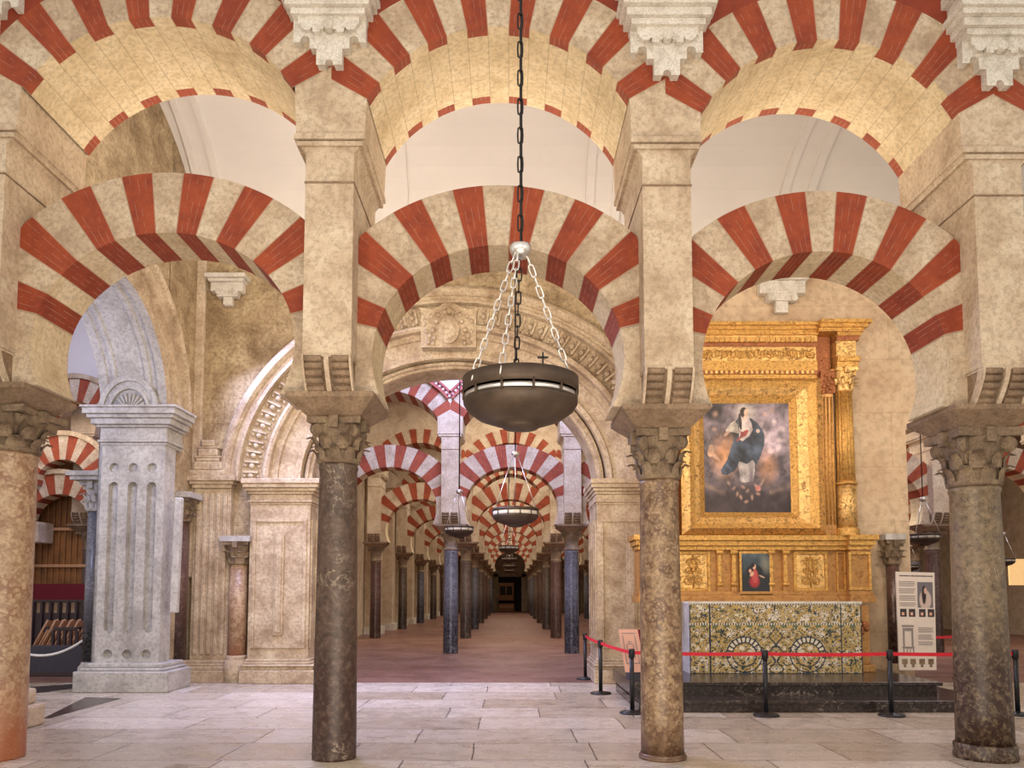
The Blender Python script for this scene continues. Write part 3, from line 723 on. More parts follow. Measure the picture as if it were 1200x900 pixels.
for i in range(24):
    a0_, a1_ = PI*i/24, PI*(i+1)/24
    for ra, rb, d in ((.60, .50, .07), (.50, .42, .03), (.42, .36, .06)):
        mb.hexa([(sx0+ra*math.cos(a0_)*.85, Y1-d-.02, sz0+ra*math.sin(a0_)), (sx0+ra*math.cos(a1_)*.85, Y1-d-.02, sz0+ra*math.sin(a1_)), (sx0+rb*math.cos(a1_)*.85, Y1-d-.02, sz0+rb*math.sin(a1_)), (sx0+rb*math.cos(a0_)*.85, Y1-d-.02, sz0+rb*math.sin(a0_)),
                 (sx0+ra*math.cos(a0_)*.85, Y1+.1, sz0+ra*math.sin(a0_)), (sx0+ra*math.cos(a1_)*.85, Y1+.1, sz0+ra*math.sin(a1_)), (sx0+rb*math.cos(a1_)*.85, Y1+.1, sz0+rb*math.sin(a1_)), (sx0+rb*math.cos(a0_)*.85, Y1+.1, sz0+rb*math.sin(a0_))], M['graystone'])
for i in range(11):
    a = PI*(i+.5)/11; mb.tube([(sx0+.06*math.cos(a), Y1-.05, sz0+.03), (sx0+.29*math.cos(a), Y1-.03, sz0+.30*math.sin(a))], [.012, .03], M['graystone'], 6)
mb.box(sx0-.36, sx0+.36, Y1-.02, Y1+.05, sz0, sz0+.36, M['graystone'])
mb.build('shell_ornament', t)
# wall body above and around that arch
mb = MB(); K = 40
for X in (XL, XO):
    m = M['chapel_wall'] if X == XL else M['graystone']
    for i in range(K):
        p0, p1 = PI*i/K, PI*(i+1)/K
        a = (X, yc+(rr_+.02)*math.cos(p0), zsp+(bz+.02)*math.sin(p0)); b = (X, yc+(rr_+.02)*math.cos(p1), zsp+(bz+.02)*math.sin(p1))
        mb.quad([a, b, (X, b[1], 10.2), (X, a[1], 10.2)], m)
    mb.quad([(X, Y1, .0), (X, YW+.9, .0), (X, YW+.9, 10.2), (X, Y1, 10.2)], m)
    mb.quad([(X, 8.45, .0), (X, Y0w, .0), (X, Y0w, 10.2), (X, 8.45, 10.2)], m)
mb.quad([(XO, 8.45, 0), (XL, 8.45, 0), (XL, 8.45, 10.2), (XO, 8.45, 10.2)], M['chapel_wall'])
mb.quad([(XO, Y0w, 0), (XL, Y0w, 0), (XL, Y0w, zsp), (XO, Y0w, zsp)], M['graystone'])
mb.quad([(XO, Y1+.02, 0), (XL, Y1+.02, 0), (XL, Y1+.02, zsp), (XO, Y1+.02, zsp)], M['graystone'])
mb.quad([(XO, YW+.9, 0), (XL, YW+.9, 0), (XL, YW+.9, 10.2), (XO, YW+.9, 10.2)], M['chapel_wall'])
struct(mb.build('wall_left'), 'stone side wall with round arch beside the left bay', 'wall')
mb = MB(); mb.box(XL-.1, XL+.10, Y1+.3, YW-.05, 0, .36, M['chapel'])
struct(mb.build('baseboard_left'))
mb = MB(); mb.box(XL-.02, XL+.16, YW-.12, YW-.01, 1.9, 8.0, M['stone'])
struct(mb.build('trim_2', bevel=.03))
t = thing('stone_plinth', 'cream moulded stone base poking out beside the left edge column', 'stone base', (XL-.05, 9.35, 0))
mb = MB(); mb.box(-.25, .24, -.35, .34, 0, .26, M['stone']); mb.box(-.25, .15, -.3, .3, .26, .45, M['stone']); mb.lathe([(.2, .0), (.2, .06), (.1, .1)], (-.05, 0, .45), M['stone'], 16); mb.build('moulding', t, bevel=.04)
# grey fluted pilaster on the jamb
t = thing('fluted_pilaster', 'tall pale grey pilaster with three flutes and round dimples, left bay', 'pilaster', (0, Y1, 0))
qa, qb = U(115, 650, Y1-.2)[0], U(190, 650, Y1-.2)[0]; zc_ = U(150, 522, Y1-.2)[2]; qc = (qa+qb)/2
mb = MB(); F0 = -.20; mg = M['graystone']; zf0 = .95; zf1 = zc_-.62; zb0 = .42
Wq = qb-qa; fl = [(qa+Wq*(.2+.3*i)) for i in range(3)]; fw = Wq*.075
edges = [qa]+[v for c_ in fl for v in (c_-fw, c_+fw)]+[qb]
for i in range(0, len(edges), 2): mb.box(edges[i], edges[i+1], F0, .2, zb0, zc_, mg)          # ribs between the flutes
for c_ in fl:
    mb.box(c_-fw, c_+fw, F0+.09, .2, zf0, zf1, mg)
    for z0, z1 in ((zb0, zb0+.10), (zb0+.10+2*fw, zf0), (zf1, zf1+.16), (zf1+.16+2*fw, zc_)): mb.box(c_-fw, c_+fw, F0, .2, z0, z1, mg)
    for zz in (zb0+.10+fw, zf1+.16+fw):
        mb.box(c_-fw, c_+fw, F0+.06, .2, zz-fw, zz+fw, mg)
        K = 16                                                       # round the dimple corners
        for q in range(4):
            sxn, szn = (1 if q in (0, 3) else -1), (1 if q < 2 else -1)
            pl = [(c_+sxn*fw, zz+szn*fw)]+[(c_+sxn*fw*math.cos(a), zz+szn*fw*math.sin(a)) for a in [PI/2*i/5 for i in range(6)]]
            mb.prism(pl, F0, F0+.07, mg)
    for zz, szn in ((zf0, -1), (zf1, 1)):                            # rounded flute ends
        for sxn in (1, -1):
            pl = [(c_+sxn*fw, zz)]+[(c_+sxn*fw*math.cos(a), zz-szn*fw*(1-math.sin(a))) for a in [PI/2*i/5 for i in range(6)]][1:]+[(c_, zz)]
            mb.prism(pl, F0, F0+.1, mg)
mb.build('shaft', t)
mb = MB()
for e, z0, z1 in ((.02, 0, .05), (.06, .05, .09), (.03, .09, .30), (.08, .30, .34), (.14, .34, .44), (.19, .44, .50), (.24, .50, .60), (.27, .60, .64)):
    mb.box(qa-e, qb+e, F0-e, .4, zc_+z0, zc_+z1, mg)
mb.build('cornice', t, bevel=.012)
mb = MB()
for e, z0, z1 in ((.26, 0, .34), (.18, .34, .39), (.12, .39, .46)): mb.box(qa-e*.8, qb+e, F0-e, .5, z0, z1, mg)
mb.build('base', t, bevel=.02)
small = thing('engaged_column', 'slender black marble column with pale grey capital left of the grey pilaster', 'column', (U(108, 700, 13.9)[0], 13.9, 0))
mb = MB(); z1_ = U(108, 600, 13.9)[2]; mb.lathe([(.13, .4), (.12, z1_)], (0, 0, 0), M['colgray'], 16); mb.build('shaft', small)
mb = MB(); mb.lathe([(.19, 0), (.19, .3), (.15, .35), (.13, .4)], (0, 0, 0), mg, 16); mb.build('base', small)
capital_mb(z1_, z1_+.55, .14, True, 'graystone').build('capital', small)
mb = MB(); mb.box(-.32, .3, -.3, .3, z1_+.55, z1_+.62, mg); mb.box(-.37, .35, -.35, .3, z1_+.62, z1_+.7, mg); mb.build('abacus', small)

# ---- stucco pieces on the walls behind
for x_, yb_, Y_, lab, s_ in ((269, 360, YW-.01, 'small white stucco bracket on the rough wall behind the left bay', .46), (914, 369, 13.28, 'small white stucco bracket on the wall above the gilded altarpiece', .60)):
    p = U(x_, yb_, Y_); mb = MB(); m = M['ornament']
    for hw_, z0, z1, d in ((.11, 0, .2, .12), (.26, .16, .34, .16), (.40, .26, .44, .18), (.44, .44, .50, .24), (.50, .50, .58, .3)):
        mb.box(p[0]-hw_*s_/.6, p[0]+hw_*s_/.6, Y_-d, Y_, p[2]+z0*s_/.6*1.25, p[2]+z1*s_/.6*1.25, m)
    for sx in (-1, 1): mb.tube([(p[0]+sx*.2*s_/.6, Y_-.2, p[2]+.24), (p[0]+sx*.2*s_/.6, Y_, p[2]+.24)], .06, m, 10)
    tag(mb.build('stucco_bracket', bevel=.012), lab, 'bracket')

# ---- white plaster vault between the first arcade and the chapel wall
def vault():
    mb = MB(); K = 20; ya, yb = YA+.6, YW+.1; m = M['plaster']
    def z(y):
        t = (y-(ya+yb)/2)/((yb-ya)/2); return 7.55+2.5*math.sqrt(max(0, 1-t*t*.98))
    ys = [ya+(yb-ya)*i/K for i in range(K+1)]
    xa, xb = XL, 17
    for i in range(K): mb.quad([(xa, ys[i], z(ys[i])), (xb, ys[i], z(ys[i])), (xb, ys[i+1], z(ys[i+1])), (xa, ys[i+1], z(ys[i+1]))], m, None, True)
    mb.box(xa, xb, YW-.04, YW+.02, 8.0, 8.6, m)
    return mb, z
vm, vz = vault()
struct(vm.build('ceiling'), 'white plaster vault seen above the first lower arches', 'ceiling')
def ribs(x0, x1, wd, n0=18):
    mb = MB(); ya, yb = YA+.75, YW-.05
    for off, w_, d in ((0, wd, .05), (-wd*.8, wd*.25, .09), (wd*.8, wd*.25, .09)):
        for i in range(n0):
            y0_, y1_ = ya+(yb-ya)*i/n0, ya+(yb-ya)*(i+1)/n0
            xa, xb = x0+(x1-x0)*i/n0+off, x0+(x1-x0)*(i+1)/n0+off; za, zb_ = vz(y0_), vz(y1_)
            ny0 = Vector((0, (ya+yb)/2-y0_, 7.3-za)).normalized()*d; ny1 = Vector((0, (ya+yb)/2-y1_, 7.3-zb_)).normalized()*d
            mb.hexa([(xa-w_, y0_+ny0.y, za+ny0.z), (xa+w_, y0_+ny0.y, za+ny0.z), (xa+w_, y0_, za+.05), (xa-w_, y0_, za+.05), (xb-w_, y1_+ny1.y, zb_+ny1.z), (xb+w_, y1_+ny1.y, zb_+ny1.z), (xb+w_, y1_, zb_+.05), (xb-w_, y1_, zb_+.05)], M['plaster'])
    return mb
for (xa, xb, w_) in ((-1.95, -2.25, .33), (1.6, 1.75, .30), (5.8, 5.3, .30), (-5.2, -5.6, .22)):
    struct(ribs(xa, xb, w_).build('trim_1'))

# ================================================================== ALTAR SIDE
YB = 13.3
mb = MB(); xw0, xw1 = 2.5, U(1064, 560, YB)[0]
mb.box(xw0, xw1, YB, YW-.02, 0, 7.5, M['altar_wall']); mb.box(xw1-.6, xw1-.02, YW-.02, YW+1.2, 0, 7.5, M['altar_wall']); mb.box(xw1-.05, xw1+.24, YB+.004, YW+1.2, 4.45, 7.45, M['altar_wall'])
struct(mb.build('wall_altar', bevel=.02), 'beige ashlar wall behind the gilded altarpiece', 'wall')
small_column('thin red brown marble column at the wall end beside the banner', 1047, 786, 662, 13.15, .11, M['colred'])
# steps
st1 = U(900, 835, Z=0)[1]; st2 = U(900, 815, Z=.155)[1]
xs0, xs1 = 1.75, U(1180, 822, Y=st1)[0]; xp1 = U(1103, 802, Y=st2)[0]
t = thing('altar_steps', 'dark polished stone altar platform with two steps behind the rope barrier', 'steps', (0, 0, 0))
mb = MB(); mb.box(xs0, xs1-.1, st1, 12.9, 0, .15, M['dkstep']); mb.box(xs0, xs1-.06, st1-.03, 12.9, .115, .158, M['dkstep']); mb.build('lower_step', t, bevel=.008)
mb = MB(); mb.box(xs0, xp1-.06, st2, 13.25, .15, .30, M['dkstep']); mb.box(xs0, xp1, st2-.05, 13.27, .295, .345, M['dkstep']); mb.build('platform', t, bevel=.008)
# tile frontal
YT = 12.35; ax0 = U(808, 740, YT)[0]; ax1 = U(1010, 740, YT)[0]; az0 = .345; az1 = U(900, 706, YT)[2]; AW = ax1-ax0; AH = az1-az0
cream = hexc('b59a5c'); cream2 = hexc('d4cbb8'); blue = hexc('2e3640'); green = hexc('5f6a50')
def frac(x): return x-math.floor(x)
def mixc(a, b, f): f = max(0, min(1, f)); return tuple(a[i]*(1-f)+b[i]*f for i in range(3))
def vn(x, y):
    xi, yi = math.floor(x), math.floor(y); fx, fy = x-xi, y-yi; fx = fx*fx*(3-2*fx); fy = fy*fy*(3-2*fy)
    def h(a, b): return frac(math.sin(a*127.1+b*311.7)*43758.5453)
    return (h(xi, yi)*(1-fx)+h(xi+1, yi)*fx)*(1-fy)+(h(xi, yi+1)*(1-fx)+h(xi+1, yi+1)*fx)*fy
def fbm(x, y): return vn(x, y)*.5+vn(x*2.1, y*2.1)*.28+vn(x*4.3, y*4.3)*.14+vn(x*9, y*9)*.08
def blob(u, v, cx_, cy_, rx, ry, rot=0, soft=.15):
    c_, s_ = math.cos(rot), math.sin(rot); dx, dy = u-cx_, v-cy_
    a, b = (dx*c_+dy*s_)/rx, (-dx*s_+dy*c_)/ry; d = math.hypot(a, b); return max(0, min(1, (1-d)/soft))
def tilefn(u, v):
    x = u*AW; z = v*AH; border = (v > .70) or u < .12 or u > .88
    if abs(v-.70) < .012 or abs(v-.985) < .015: return cream2 if frac(x*24) < .5 else blue
    if min(abs(u-.12), abs(u-.88)) < .005 or u < .006 or u > .994 or v < .012: return blue
    if .65 < v < .69: return green if frac(x*5.5) < .5 else cream
    cu = abs(u-.5)*AW if not border else x
    f = fbm(cu*7+(3 if border else 0), z*8+5); q = frac(f*7); g = fbm(cu*15+9, z*15)
    r = math.hypot(cu-.50, z-.30); ang = math.atan2(z-.30, cu-.50)
    if not border:
        if .20 < r < .27 and .2 < ang < 2.6: return cream2 if frac(ang*3.5) < .62 else blue
        if abs(r-.19) < .010 or abs(r-.28) < .010: return blue
        if cu < .12 and abs(cu-(.06+.045*math.sin(z*24))) < .012: return blue
    if q < .27: return blue
    if q < .40: return cream2 if g > .44 else green
    if g > .62: return cream2
    if g < .27: return blue
    return tuple(c_*(.8+.4*g) for c_ in cream)
t = thing('altar_table', 'altar fronted with blue and yellow painted tiles on the dark platform', 'altar', ((ax0+ax1)/2, YT, 0))
mb = MB(); mb.box(-AW/2, AW/2, .012, .55, az0, az1-.01, M['graystone']); mb.box(-AW/2-.01, AW/2+.01, -.012, .56, az1-.02, az1+.015, M['ornament']); mb.build('table_body', t)
mb = MB(); mb.grid((-AW/2, 0, az0), (AW, 0, 0), (0, 0, AH-.01), 400, 165, tilefn, M['tile']); mb.build('tile_frontal', t)
mb = MB(); mb.box(AW/2+.01, AW/2+.30, .2, .5, az0, az0+.12, M['gold_soft']); mb.box(AW/2+.02, AW/2+.24, .25, .5, az0+.12, az1-.05, M['gold_soft'])
for i in range(6): mb.sphere((AW/2+.13+.05*math.cos(i*1.3), .22, az1-.42+.07*math.sin(i*1.7)), .05, M['gold_dark'], 8)
mb.build('gilded_support', t, bevel=.01)

# altarpiece
YR = 12.95; xr = U(878, 540, YR)[0]
def ZR(py, dY=0): return U(878, py, YR+dY)[2]
def DX(px, py=540, dY=0): return U(px, py, YR+dY)[0]-xr
ret = thing('altarpiece', 'tall gilded baroque altarpiece holding a painting of a robed figure', 'altarpiece', (xr, YR, 0))
G, GC, GD, GS = M['gold'], M['gold_carved'], M['gold_dark'], M['gold_soft']
hwR = DX(1016, 665)
mb = MB(); z0, z1 = ZR(706), ZR(628)
mb.box(-hwR+.02, hwR-.35, .0, .34, z0, z1, GS)
for sx in (-1, 1): mb.box(min(sx*(hwR-.36), sx*(hwR-.03)), max(sx*(hwR-.36), sx*(hwR-.03)), -.20, .34, z0, z1, GS)
for e, za, zb_ in ((.05, 698, 706), (.02, 693, 698), (.03, 640, 645), (.07, 634, 640), (.11, 628, 634)):
    za_, zb2 = ZR(zb_), ZR(za)
    mb.box(-hwR+.02-e, hwR-.02+e, -.06-e, .34, za_, zb2, GS if za > 690 else G)
    for sx in (-1, 1): mb.box(min(sx*(hwR-.40), sx*(hwR-.03+e)), max(sx*(hwR-.40), sx*(hwR-.03+e)), -.20-e, .34, za_, zb2, GS if za > 690 else G)
def panel(mb, x0, x1, za, zb_, y, fr, m, mc=None):
    for a, b, c_, d, e in ((x0, x1, za, za+fr, .03), (x0, x1, zb_-fr, zb_, .03), (x0+.003, x0+fr, za+.003, zb_-.003, .027), (x1-fr, x1-.003, za+.003, zb_-.003, .027)): mb.box(a, b, y-e, y+.01, c_, d, m)
    if mc: mb.box(x0+fr, x1-fr, y-.006, y+.01, za+fr, zb_-fr, mc)
pz0, pz1 = ZR(693), ZR(646)
for sx in (-1, 1):
    xa, xb = sorted((sx*DX(926), sx*DX(966))); panel(mb, xa, xb, pz0, pz1, 0, .05, G, GC)
    xa, xb = sorted((sx*DX(984), sx*DX(1010))); panel(mb, xa, xb, pz0+.02, pz1-.02, -.20, .045, G)
    xa, xb = sorted((sx*(hwR-.36), sx*(hwR-.52))); panel(mb, xa, xb, pz0, pz1, 0, .03, G)
mb.build('predella', ret, bevel=.006)
for sx in (-1, 1):                                                  # scroll arabesques on the carved panels
    mb = MB(); cxp = sx*(DX(926)+DX(966))/2; czp = (pz0+pz1)/2; hh = (pz1-pz0)/2-.06
    for s2 in (-1, 1):
        for (ox, oz, r_) in ((.09, -hh*.55, .085), (.08, 0.02, .07), (.07, hh*.6, .065)):
            pts = [(cxp+s2*(ox+r_*(1-.75*k/16)*math.cos(k*.62+1.6)), -.016, czp+oz+r_*(1-.75*k/16)*math.sin(k*.62+1.6)) for k in range(17)]
            mb.tube(pts, .013, G, 6)
    mb.tube([(cxp, -.015, czp-hh), (cxp, -.015, czp+hh)], .012, G, 6); mb.sphere((cxp, -.01, czp+.02), .04, G, 8)
    mb.build('arabesque', ret)
    mb = MB()
    for xx in (sx*DX(916), sx*DX(899.5)):
        mb.box(xx-.045, xx+.045, -.05, .01, pz0-.02, pz1+.02, GS); mb.tube([(xx-.06, -.06, pz1-.02), (xx+.06, -.06, pz1-.02)], .045, G, 12); mb.tube([(xx-.05, -.05, pz0+.12), (xx+.05, -.05, pz0+.12)], .04, G, 12); mb.box(xx-.03, xx+.03, -.07, 0, pz0+.15, pz1-.05, G)
    mb.build('scroll_bracket', ret, bevel=.006)
# small painting
def small_paint(u, v):
    c_ = mixc(hexc('20262a'), hexc('5a6a74'), (v-.45)*1.8*fbm(u*4, v*5)*1.4); c_ = mixc(c_, hexc('8a8a78'), blob(u, v, .85, .75, .22, .3, .5, .8)*.6)
    c_ = mixc(c_, hexc('1b2024'), blob(u, v, .45, .55, .32, .2)); c_ = mixc(c_, hexc('9c2b33'), blob(u, v, .45, .32, .22, .17, 0, .4))
    c_ = mixc(c_, hexc('b04a4a'), blob(u, v, .47, .45, .12, .18)); c_ = mixc(c_, hexc('d2a58a'), blob(u, v, .45, .68, .065, .07)); c_ = mixc(c_, hexc('2a1c18'), blob(u, v, .4, .72, .07, .06))
    c_ = mixc(c_, hexc('d2a58a'), blob(u, v, .36, .5, .09, .05, .5)); c_ = mixc(c_, hexc('d0a088'), blob(u, v, .3, .58, .05, .05)); return mixc(c_, hexc('c8a48c'), blob(u, v, .72, .44, .12, .018, -.3))
mb = MB(); xa, xb = DX(865), DX(897); za, zb_ = ZR(697), ZR(649)
mb.box(xa, xb, -.075, .02, za, zb_, M['darkwood']); panel(mb, xa-.04, xb+.04, za-.03, zb_+.04, -.05, .04, G)
mb.grid((xa, -.078, za), (xb-xa, 0, 0), (0, 0, zb_-za), 50, 70, small_paint, M['cloud']); mb.build('small_painting', ret)
# frame of the big painting
fr = [(826, 927, 472, 600, .05, None), (820, 934, 464, 606, -.02, G), (812, 945, 456, 614, -.10, G), (806, 955, 449, 620, -.16, G), (797, 964, 444, 627, -.06, G)]
mb = MB()
def rect(i): a, b, c_, d, y, _ = fr[i]; return DX(a), DX(b), ZR(d), ZR(c_), y
for i in range(len(fr)-1):
    A_ = rect(i); B_ = rect(i+1)
    pa_ = [(A_[0], A_[2]), (A_[1], A_[2]), (A_[1], A_[3]), (A_[0], A_[3])]; pb_ = [(B_[0], B_[2]), (B_[1], B_[2]), (B_[1], B_[3]), (B_[0], B_[3])]
    for q in range(4):
        r_ = (q+1) % 4; mm = GC if i % 2 else G
        mb.quad([(pb_[q][0], B_[4], pb_[q][1]), (pb_[r_][0], B_[4], pb_[r_][1]), (pa_[r_][0], A_[4], pa_[r_][1]), (pa_[q][0], A_[4], pa_[q][1])], mm)
A_ = rect(4); mb.box(A_[0], A_[1], -.058, .3, A_[2], A_[3], GS) if False else None
for (a, b) in (((A_[0], A_[2]), (A_[1], A_[2])), ((A_[1], A_[2]), (A_[1], A_[3])), ((A_[1], A_[3]), (A_[0], A_[3])), ((A_[0], A_[3]), (A_[0], A_[2]))):
    mb.quad([(a[0], A_[4], a[1]), (b[0], A_[4], b[1]), (b[0], .3, b[1]), (a[0], .3, a[1])], G)
for i_, dd in ((1, .028), (3, .045)):                               # beading round the frame
    X0, X1, Z0, Z1, y = rect(i_); P_ = []
    nx = int((X1-X0)/dd/1.3); nz = int((Z1-Z0)/dd/1.3)
    for k in range(nx): P_ += [(X0+(X1-X0)*(k+.5)/nx, Z0), (X0+(X1-X0)*(k+.5)/nx, Z1)]
    for k in range(nz): P_ += [(X0, Z0+(Z1-Z0)*(k+.5)/nz), (X1, Z0+(Z1-Z0)*(k+.5)/nz)]
    for x, z in P_: mb.lathe([(1e-5, -dd*.5), (dd*.45, 0), (1e-5, dd*.5)], (x, y-.005, z), G, 5, False)
mb.build('picture_frame', ret)
def inpoly(x, y, P_):
    c_ = False; j_ = len(P_)-1
    for i_ in range(len(P_)):
        if (P_[i_][1] > y) != (P_[j_][1] > y) and x < (P_[j_][0]-P_[i_][0])*(y-P_[i_][1])/(P_[j_][1]-P_[i_][1])+P_[i_][0]: c_ = not c_
        j_ = i_
    return c_
def zp(*pts): return [((x-98)/604, 1-(y-75)/760) for x, y in pts]
MANTLE = zp((345, 180), (322, 200), (345, 230), (345, 290), (318, 320), (290, 385), (262, 470), (215, 540), (222, 568), (260, 575), (310, 548), (335, 515), (345, 480), (400, 500), (440, 470), (462, 505), (498, 440), (522, 370), (527, 300), (510, 255), (478, 215), (440, 182), (420, 180), (438, 215), (446, 262), (425, 300), (400, 322), (372, 340), (350, 330), (340, 300), (352, 240), (358, 200))
SKIRT = zp((335, 470), (350, 620), (375, 628), (440, 620), (450, 560), (460, 470))
SLEEVE = zp((335, 185), (290, 215), (255, 265), (262, 285), (300, 275), (345, 290), (352, 230))
BODICE = zp((352, 180), (350, 260), (345, 330), (365, 345), (420, 305), (443, 260), (436, 210), (420, 178), (395, 172))
SASH = zp((352, 268), (375, 275), (405, 258), (416, 268), (400, 300), (360, 320), (335, 345), (328, 332), (352, 310), (362, 290))
def big_paint(u, v):
    f = fbm(u*5, v*6.5); f2 = fbm(u*11+3, v*14+7)
    f = fbm(u*7+fbm(u*5, v*5)*2, v*8); base = mixc(hexc('332c34'), hexc('988890'), (f-.33)*2.7)
    base = mixc(base, hexc('c8b2c0'), blob(u, v, .78, .68, .34, .34, 0, .9)*(.35+f2*.9)); base = mixc(base, hexc('d69a6a'), blob(u, v, .24, .52, .2, .26, 0, .9)*.9); base = mixc(base, hexc('d69a6a'), blob(u, v, .74, .42, .15, .2, 0, .9)*.8)
    base = mixc(base, hexc('2f272b'), blob(u, v, .12, .93, .2, .13, 0, .6)); base = mixc(base, hexc('3a2c30'), max(0, min(1, (.32-v)*5+(f-.5)*1.5))*.92)
    base = mixc(base, hexc('9a8272'), max(0, 1-abs(v-.2+.35*(u-.1)*(.9-u)*1.2-.02)/.035)*(.2+f2*.6)*(1 if abs(u-.5) > .25 else 0))
    for (a, b, r_) in ((.14, .9, .05), (.80, .93, .04), (.72, .9, .035), (.13, .76, .04)): base = mixc(base, hexc('cfa593'), blob(u, v, a, b, r_, r_*.8, 0, .9)*.7)
    for k in range(9):
        a = .78+.13*math.sin(k*2.4); b = .56+.3*k/9; base = mixc(base, hexc('e6d2d4'), blob(u, v, a, b, .05, .035, k, .6)*.6)
    base = mixc(base, hexc('e0b896'), blob(u, v, .09, .58, .035, .045)); base = mixc(base, hexc('d8ac90'), blob(u, v, .12, .52, .09, .02, -.6)); base = mixc(base, hexc('d8ac90'), blob(u, v, .08, .545, .04, .04))
    base = mixc(base, hexc('e8dcd4'), blob(u, v, .5, .915, .13, .09, 0, .9)*.5)
    # robe, mantle and sleeves
    def pg(pts): return inpoly(u, v, pts)
    halo = blob(u, v, .49, .91, .17, .12, 0, .9); base = mixc(base, hexc('f0e6da'), halo*.6)
    if pg(SKIRT): base = mixc(mixc(hexc('6f6470'), hexc('d9cfcb'), fbm(u*22, v*3)*1.9-.5), hexc('4c4048'), .4 if u < .43 else 0)
    if pg(SLEEVE): base = mixc(hexc('8f867e'), hexc('e2d6c8'), fbm(u*14, v*14)*1.6-.2)
    if pg(BODICE): base = mixc(hexc('b8a4a4'), hexc('eadcd4'), fbm(u*12, v*10)*1.6-.3)
    if pg(MANTLE): base = mixc(hexc('161c28'), hexc('5b6a82'), (fbm(u*9+v*11, v*5-u*6)-.30)*1.7)
    if pg(SASH): base = hexc('ab4a44')
    base = mixc(base, hexc('32231e'), blob(u, v, .475, .915, .050, .052)); base = mixc(base, hexc('32231e'), blob(u, v, .430, .83, .020, .085, .1)); base = mixc(base, hexc('e2bea4'), blob(u, v, .503, .915, .030, .038, -.1, .3))
    base = mixc(base, hexc('e2bea4'), blob(u, v, .49, .868, .022, .022)); base = mixc(base, hexc('dcb098'), blob(u, v, .27, .72, .05, .018, .6, .3)); base = mixc(base, hexc('e6ccc0'), blob(u, v, .635, .745, .024, .020))
    for (a, b) in ((.28, .27), (.34, .22), (.38, .17), (.45, .23), (.5, .2), (.55, .14), (.6, .24), (.68, .29), (.66, .26), (.42, .14), (.48, .1), (.62, .17)):
        base = mixc(base, hexc('e0b6a0'), blob(u, v, a, b, .034, .02, a*20, .9)*.8)
    base = mixc(base, hexc('c8827c'), blob(u, v, .62, .22, .035, .03)); k_ = .52+1.1*(f2-.30); return tuple(c_*min(1, max(.35, k_)) for c_ in base)
mb = MB(); X0, X1, Z0, Z1, y = rect(0); mb.box(X0-.03, X1+.03, .06, .12, Z0-.03, Z1+.03, M['darkwood'])
mb.grid((X0-.005, .052, Z0-.005), (X1-X0+.01, 0, 0), (0, 0, Z1-Z0+.01), 190, 240, big_paint, M['cloud']); mb.build('oil_painting', ret)
# backing, columns, entablature
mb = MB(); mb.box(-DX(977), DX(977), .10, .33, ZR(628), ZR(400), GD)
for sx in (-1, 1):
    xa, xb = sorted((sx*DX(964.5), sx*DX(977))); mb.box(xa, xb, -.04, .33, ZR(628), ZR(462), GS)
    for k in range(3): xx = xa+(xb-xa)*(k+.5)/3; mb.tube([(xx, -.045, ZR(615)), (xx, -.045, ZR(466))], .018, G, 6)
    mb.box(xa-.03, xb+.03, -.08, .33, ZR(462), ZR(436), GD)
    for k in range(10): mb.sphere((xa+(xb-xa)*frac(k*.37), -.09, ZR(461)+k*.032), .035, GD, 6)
mb.build('backing', ret)
for sx in (-1, 1):
    xcC = sx*DX(989.5); mb = MB(); r_ = .165
    mb.lathe([(r_*1.25, ZR(629)), (r_*1.25, ZR(626)), (r_*1.1, ZR(624)), (r_*1.18, ZR(621)), (r_*1.0, ZR(618))], (xcC, -.03, 0), G, 24)
    mb.lathe([(r_, ZR(618)), (r_*.98, ZR(569))], (xcC, -.03, 0), GC, 24); mb.lathe([(r_*1.1, ZR(569)), (r_*1.14, ZR(567)), (r_, ZR(565))], (xcC, -.03, 0), G, 24)
    mb.lathe([(r_*.95, ZR(565)), (r_*.86, ZR(461))], (xcC, -.03, 0), G, 80, True, flute=.12, nfl=16)
    o = mb.build('column', ret)
    cpm = capital_mb(ZR(461), ZR(434), .135, True); cpm.mats = [GC]; cpm.build('column_capital', o, loc=(xcC, -.03, 0))
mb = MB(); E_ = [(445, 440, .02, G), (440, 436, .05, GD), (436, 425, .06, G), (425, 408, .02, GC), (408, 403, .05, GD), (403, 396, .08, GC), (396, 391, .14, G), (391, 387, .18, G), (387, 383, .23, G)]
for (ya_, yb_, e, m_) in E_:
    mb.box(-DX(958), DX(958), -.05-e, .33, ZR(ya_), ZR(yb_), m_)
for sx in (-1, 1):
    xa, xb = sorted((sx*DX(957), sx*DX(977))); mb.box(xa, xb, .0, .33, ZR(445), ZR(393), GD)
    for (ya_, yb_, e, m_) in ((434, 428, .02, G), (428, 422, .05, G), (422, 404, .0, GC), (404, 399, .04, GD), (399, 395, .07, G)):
        xa, xb = sorted((sx*DX(978), sx*(DX(1001)+e))); mb.box(xa, xb, -.20-e, .33, ZR(ya_), ZR(yb_), m_)
    for (ya_, yb_, e) in ((395, 391, .10), (391, 387, .15), (387, 383, .20)):
        xa, xb = sorted((sx*DX(956), sx*(DX(1001)+e))); mb.box(xa, xb, -.20-e, .33, ZR(ya_), ZR(yb_), G)
n_ = 26
for k in range(n_):
    xx = -DX(955)+2*DX(955)*(k+.5)/n_; mb.box(xx-.028, xx+.028, -.15, -.05, ZR(404), ZR(398.5), G); mb.box(xx-.02, xx+.02, -.12, -.05, ZR(440), ZR(436.5), GC)
for k in range(40):
    xx = -DX(955)+2*DX(955)*(k+.5)/40; zz = ZR(416.5)
    pts = [(xx+.05*(1-.6*q/8)*math.cos(q*.8+k), -.08, zz+.08*(1-.6*q/8)*math.sin(q*.8+k)*(1 if k % 2 else -1)) for q in range(9)]
    mb.tube(pts, .014, G, 5)
